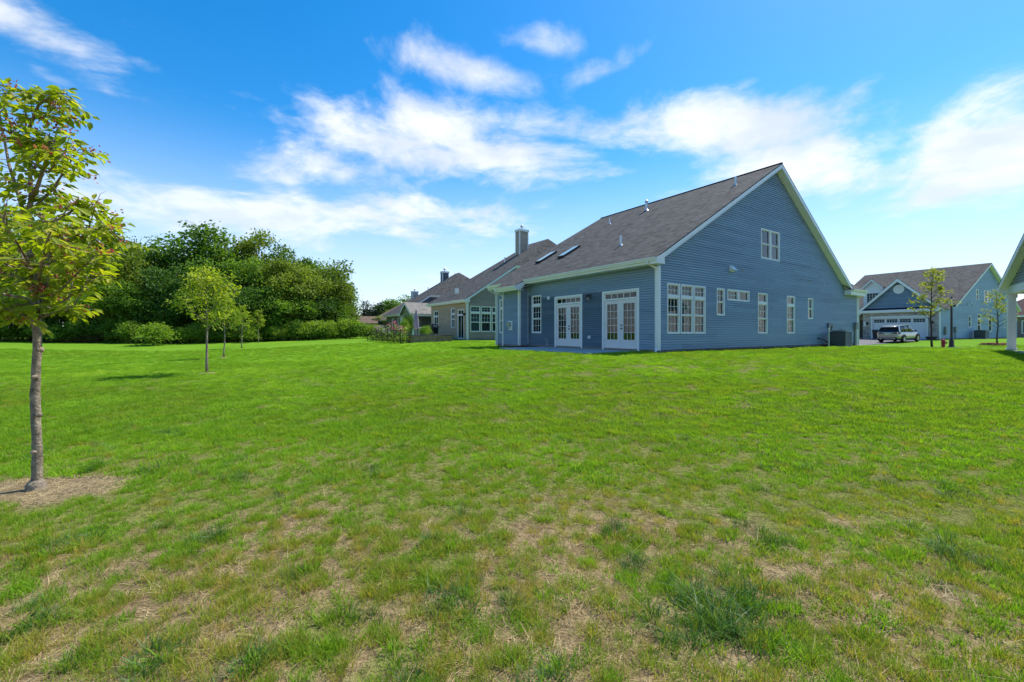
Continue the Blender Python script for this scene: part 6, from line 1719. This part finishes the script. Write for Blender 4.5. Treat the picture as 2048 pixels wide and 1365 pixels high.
# ------------------------------------------------------------------ flowers behind the garden fence, potted shrubs
def flower_plant(x, y, z, h, w, bloom, label, n=70, nb=34, seed=0):
    h *= .85; w *= .8
    r = np.random.default_rng(seed); f = empty('flowering_plant', (x, y, z), 0, label, 'plant', 'plants of the fenced garden')
    P_ = r.normal(0, 1, (n, 3)) * (w, w, 0) + np.c_[np.zeros((n, 2)), h * r.random(n) ** 1.2 * .85]
    me = leaf_cloud('foliage', P_, unit(r.normal(0, 1, (n, 3)) + (0, 0, .6)), unit(r.normal(0, .7, (n, 3)) + (0, 0, 1)), .12 + .08 * r.random(n), r.random(n)); link('foliage', me, SHRUB, f)
    mb = MB()
    for k in range(6): a = r.random() * 6.28; mb.tube([(0, 0, 0), (w * .6 * math.cos(a), w * .6 * math.sin(a), h * (.7 + .3 * r.random()))], .008, 4)
    mb.build('stem', MATS['smooth_bark'], f)
    if bloom:
        nm, col = bloom; bm_ = leaf_mat('bloom_' + nm, [(0, tuple(c * .7 for c in col)), (1, col)], trans=.3, use_rand=False, tcol=(1, 1, 1))
        Q = r.normal(0, 1, (nb, 3)) * (w * .8, w * .8, 0) + np.c_[np.zeros((nb, 2)), h * (.55 + .45 * r.random(nb))]
        link('bloom', leaf_cloud('bloom', Q, unit(r.normal(0, 1, (nb, 3))), unit(r.normal(0, .5, (nb, 3)) + (-.3, -1, .4)), .13 + .06 * r.random(nb), r.random(nb), fine=True), bm_, f)


gp_ = [(-2.9, 20.7, 1.5, .28, ('peach', (.75, .42, .26)), 'peach flowering clump by the terrace corner'), (-2.95, 21.5, 1.55, .3, ('peach', (.75, .42, .26)), 'second peach flowering clump along the fence'), (-2.95, 22.4, 1.0, .35, None, 'low leafy clump between the peach and pink flowers'), (-2.9, 23.3, 2.0, .3, ('pink', (.75, .16, .26)), 'tall pink hollyhock behind the fence'),
       (-2.95, 24.3, 1.2, .35, ('white', (.75, .74, .70)), 'white flowering clump behind the fence'), (-2.95, 25.3, 1.6, .3, ('mauve', (.45, .28, .42)), 'mauve flowering clump behind the fence'), (-2.9, 26.4, 1.3, .35, None, 'leafy green clump behind the fence'), (-2.95, 27.4, 1.5, .3, ('blush', (.66, .40, .36)), 'blush flowering clump behind the fence'), (-2.9, 28.5, 1.3, .35, None, 'leafy clump at the far end of the fence'), (-3.0, 20.3, .8, .3, None, 'small leafy clump in the fence corner')]
for k, (s, o, h, w, bl, lb) in enumerate(gp_): p_ = uvw(s, o); flower_plant(p_[0], p_[1], gz(*p_), h, w, bl, lb, seed=k)
for s, o, w, h, lb in ((-.9, 26.2, .55, 1.4, 'bright green potted shrub beside the parasol'), (.4, 28.6, .65, 1.9, 'dark leafy shrub behind the parasol'), (-.9, 21.6, .5, .75, 'low yellow green plant on the terrace'), (-.2, 22.6, .4, .8, 'upright green plant on the terrace by the table')):
    p_ = uvw(s, o); me = tree_mesh('bush', 0, WOOD_A if 'dark' not in lb else WOOD_B); t = plant_tree('potted_shrub', p_[0], p_[1], me, (BARKD, SHRUB), lb, 'shrub', 'shrubs on the terrace', rz=s, sc=(w / 1.9, w / 1.9, h / 2.4), names=('stem', 'foliage')); t.location.z = 1.2

# ------------------------------------------------------------------ the maple in the foreground
MZ = gz(*MAPLE_AT)
def mp(px, py, d=0.0):
    if px > 72: px = 72 + (px - 72) * .90
    Y = MAPLE_AT[1] + d; return Vector(((px - CX) / F_PX * Y - MAPLE_AT[0], d, EYE + (CY - py) / F_PX * Y - MZ))


mt = empty('maple_tree', (MAPLE_AT[0], MAPLE_AT[1], MZ), 0, 'young maple with red seed clusters in a bare straw ring', 'tree')
tm = MB(); rs_ = random.Random(3)
trunk = [(72, 985), (73, 968), (75, 930), (74, 880), (71, 830), (70, 790), (72, 740), (76, 690), (75, 660), (71, 630), (69, 590), (66, 540), (57, 480), (58, 430), (63, 395), (60, 340), (54, 280), (51, 230), (49, 192)]
trad = [.062, .055, .052, .050, .048, .050, .046, .044, .047, .055, .040, .036, .033, .029, .026, .020, .014, .009, .005]
# finer trunk with knots
tp, trr = [], []
for i in range(len(trunk) - 1):
    for k in range(4):
        t = k / 4; a, c = mp(*trunk[i]), mp(*trunk[i + 1]); tp.append(a.lerp(c, t) + Vector((rs_.uniform(-.003, .003), rs_.uniform(-.003, .003), 0))); trr.append((trad[i] * (1 - t) + trad[i + 1] * t) * .70 * rs_.uniform(.95, 1.07))
tm.tube(tp, trr, 14)
for px, py in ((67, 905), (76, 830), (68, 755), (80, 700)): c = mp(px, py, -.035); tm.tube([c + Vector((0, .02, 0)), c, c + Vector((0, -.022, 0))], [.026, .022, .012], 8)
limbs = [[(73, 640), (92, 610), (96, 560, -.1), (100, 505, -.15), (116, 455, -.2), (150, 405, -.25)], [(74, 648), (85, 610, .05), (84, 560, .1), (92, 500, .1), (108, 440, .15), (112, 400, .2)], [(58, 470), (40, 400, .1), (18, 330, .15), (2, 245, .2), (-6, 195, .2)], [(62, 400), (76, 372, -.1), (92, 330, -.15), (112, 290, -.2), (120, 255, -.2)],
         [(67, 560), (20, 535, -.1), (-30, 500, -.2), (-90, 450, -.3)], [(70, 600), (10, 590, .2), (-50, 560, .35), (-110, 540, .4)], [(68, 545), (130, 515, .1), (185, 480, .2), (232, 440, .25)], [(74, 628), (130, 605, -.1), (180, 570, -.2), (225, 530, -.25)], [(71, 600), (82, 540, -.5), (98, 480, -.8), (120, 430, -1.0)], [(70, 590), (60, 530, -.5), (30, 480, -.9), (0, 430, -1.1)],
         [(71, 600), (105, 535, .6), (135, 490, 1.0), (170, 450, 1.2)], [(66, 560), (40, 500, .6), (10, 460, 1.1), (-30, 430, 1.3)], [(53, 270), (78, 210, -.05), (115, 186, -.1), (142, 188, -.1)], [(51, 220), (22, 186, .1), (-12, 190, .15)], [(59, 425), (108, 380, .1), (146, 328, .15), (168, 298, .15)], [(72, 620), (140, 590, .4), (190, 545, .7), (240, 500, .8)], [(70, 610), (0, 610, -.4), (-60, 590, -.7)],
         [(60, 350), (95, 300, .2), (130, 270, .3)], [(57, 300), (25, 270, -.2), (-5, 250, -.3)], [(66, 540), (160, 470, -.2), (215, 455, -.3), (262, 480, -.35)], [(72, 625), (150, 560, -.3), (215, 500, -.4)], [(62, 450), (120, 440, -.1), (175, 410, -.1), (205, 425, -.1)], [(72, 640), (115, 625, -.3), (160, 610, -.5)], [(72, 640), (30, 625, -.4), (-15, 610, -.6)], [(55, 320), (100, 345, -.2), (140, 300, -.3)], [(50, 240), (88, 235, .1), (118, 215, .2)]]
twigs = []
for lb_ in limbs:
    P_ = [mp(*q_) for q_ in lb_]; n = len(P_); r0 = .020 if len(lb_) > 4 else .015
    tm.tube(P_, [r0 * (1 - .8 * k / (n - 1)) for k in range(n)], 7)
    for i in range(n - 1):
        for k in range(5):
            t = rs_.random(); b0 = P_[i].lerp(P_[i + 1], t)
            if i == 0 and t < .5: continue
            d = Vector((rs_.uniform(-1, 1), rs_.uniform(-1, 1), rs_.uniform(-.35, .8))).normalized(); L_ = rs_.uniform(.12, .30)
            mid = b0 + d * L_ * .5; e = b0 + d * L_ + Vector((0, 0, -.10 * L_)); tm.tube([b0, mid, e], [.0045, .003, .0015], 5); twigs.append((b0, mid, e))
    twigs.append((P_[-2], P_[-2].lerp(P_[-1], .5), P_[-1]))
for q_ in ([(185, 470), (205, 410), (215, 388), (228, 383)], [(110, 390), (130, 345), (140, 325)]): P_ = [mp(*z) for z in q_]; tm.tube(P_, [.006, .004, .002, .001][:len(P_)], 5)
tm.build('trunk', BARK, mt, smooth=True)
cl = MB(); cl.lathe([(.11, -.06), (.085, -.01), (.07, .02), (.075, .04), (.055, .07), (.038, .09)], mp(72, 985) * 1 - Vector((0, 0, mp(72, 985).z)), 16); cl.build('root_collar', mat('burlap', (.27, .22, .16), .95, .1, var=.35, vscale=25, bump=.8, bscale=60), mt, smooth=True)
r = np.random.default_rng(77); LP, LA, LN, LS, LT = [], [], [], [], []; SP, SA, SN, SS = [], [], [], []
for b0, mid, e in twigs:
    b0, mid, e = map(np.array, (b0, mid, e)); L_ = np.linalg.norm(e - b0); n = max(8, int(L_ / .0175))
    for k in range(n):
        t = .15 + .85 * (k + r.random()) / n; q_ = b0 + (mid - b0) * t * 2 if t < .5 else mid + (e - mid) * (t * 2 - 1)
        dr_ = unit(e - b0); side = unit(np.cross(dr_, [0, 0, 1]) + 1e-3) * (1 if k % 2 else -1)
        ax = unit(side * .8 + dr_ * .6 + np.array([0, 0, -.35]) + r.normal(0, .35, 3)); LP.append(q_ + ax * .035); LA.append(ax); LN.append(unit(np.array([0, 0, 1.0]) + r.normal(0, .38, 3))); LS.append(.082 * (.6 + .75 * r.random())); LT.append(np.clip(.45 + r.normal(0, .24), 0, 1))
    if r.random() < .40:
        c = e + r.normal(0, .03, 3)
        for _ in range(r.integers(9, 20)): SP.append(c + r.normal(0, .035, 3) * (1, 1, .7)); SA.append(unit(r.normal(0, 1, 3) + (0, 0, -.6))); SN.append(unit(r.normal(0, 1, 3))); SS.append(.032 * (.7 + .6 * r.random()))
LP, LA, LN = map(np.array, (LP, LA, LN)); SP, SA, SN = map(np.array, (SP, SA, SN))
link('crown', leaf_cloud('crown', LP, LA, LN, np.array(LS), np.array(LT), fine=True), MAPLE, mt)
link('seed_clusters', leaf_cloud('seed_clusters', SP, SA, SN, np.array(SS), r.random(len(SP)), fine=True), SAMARA, mt)

for o in bpy.data.objects:
    if '_dz' in o: del o['_dz']
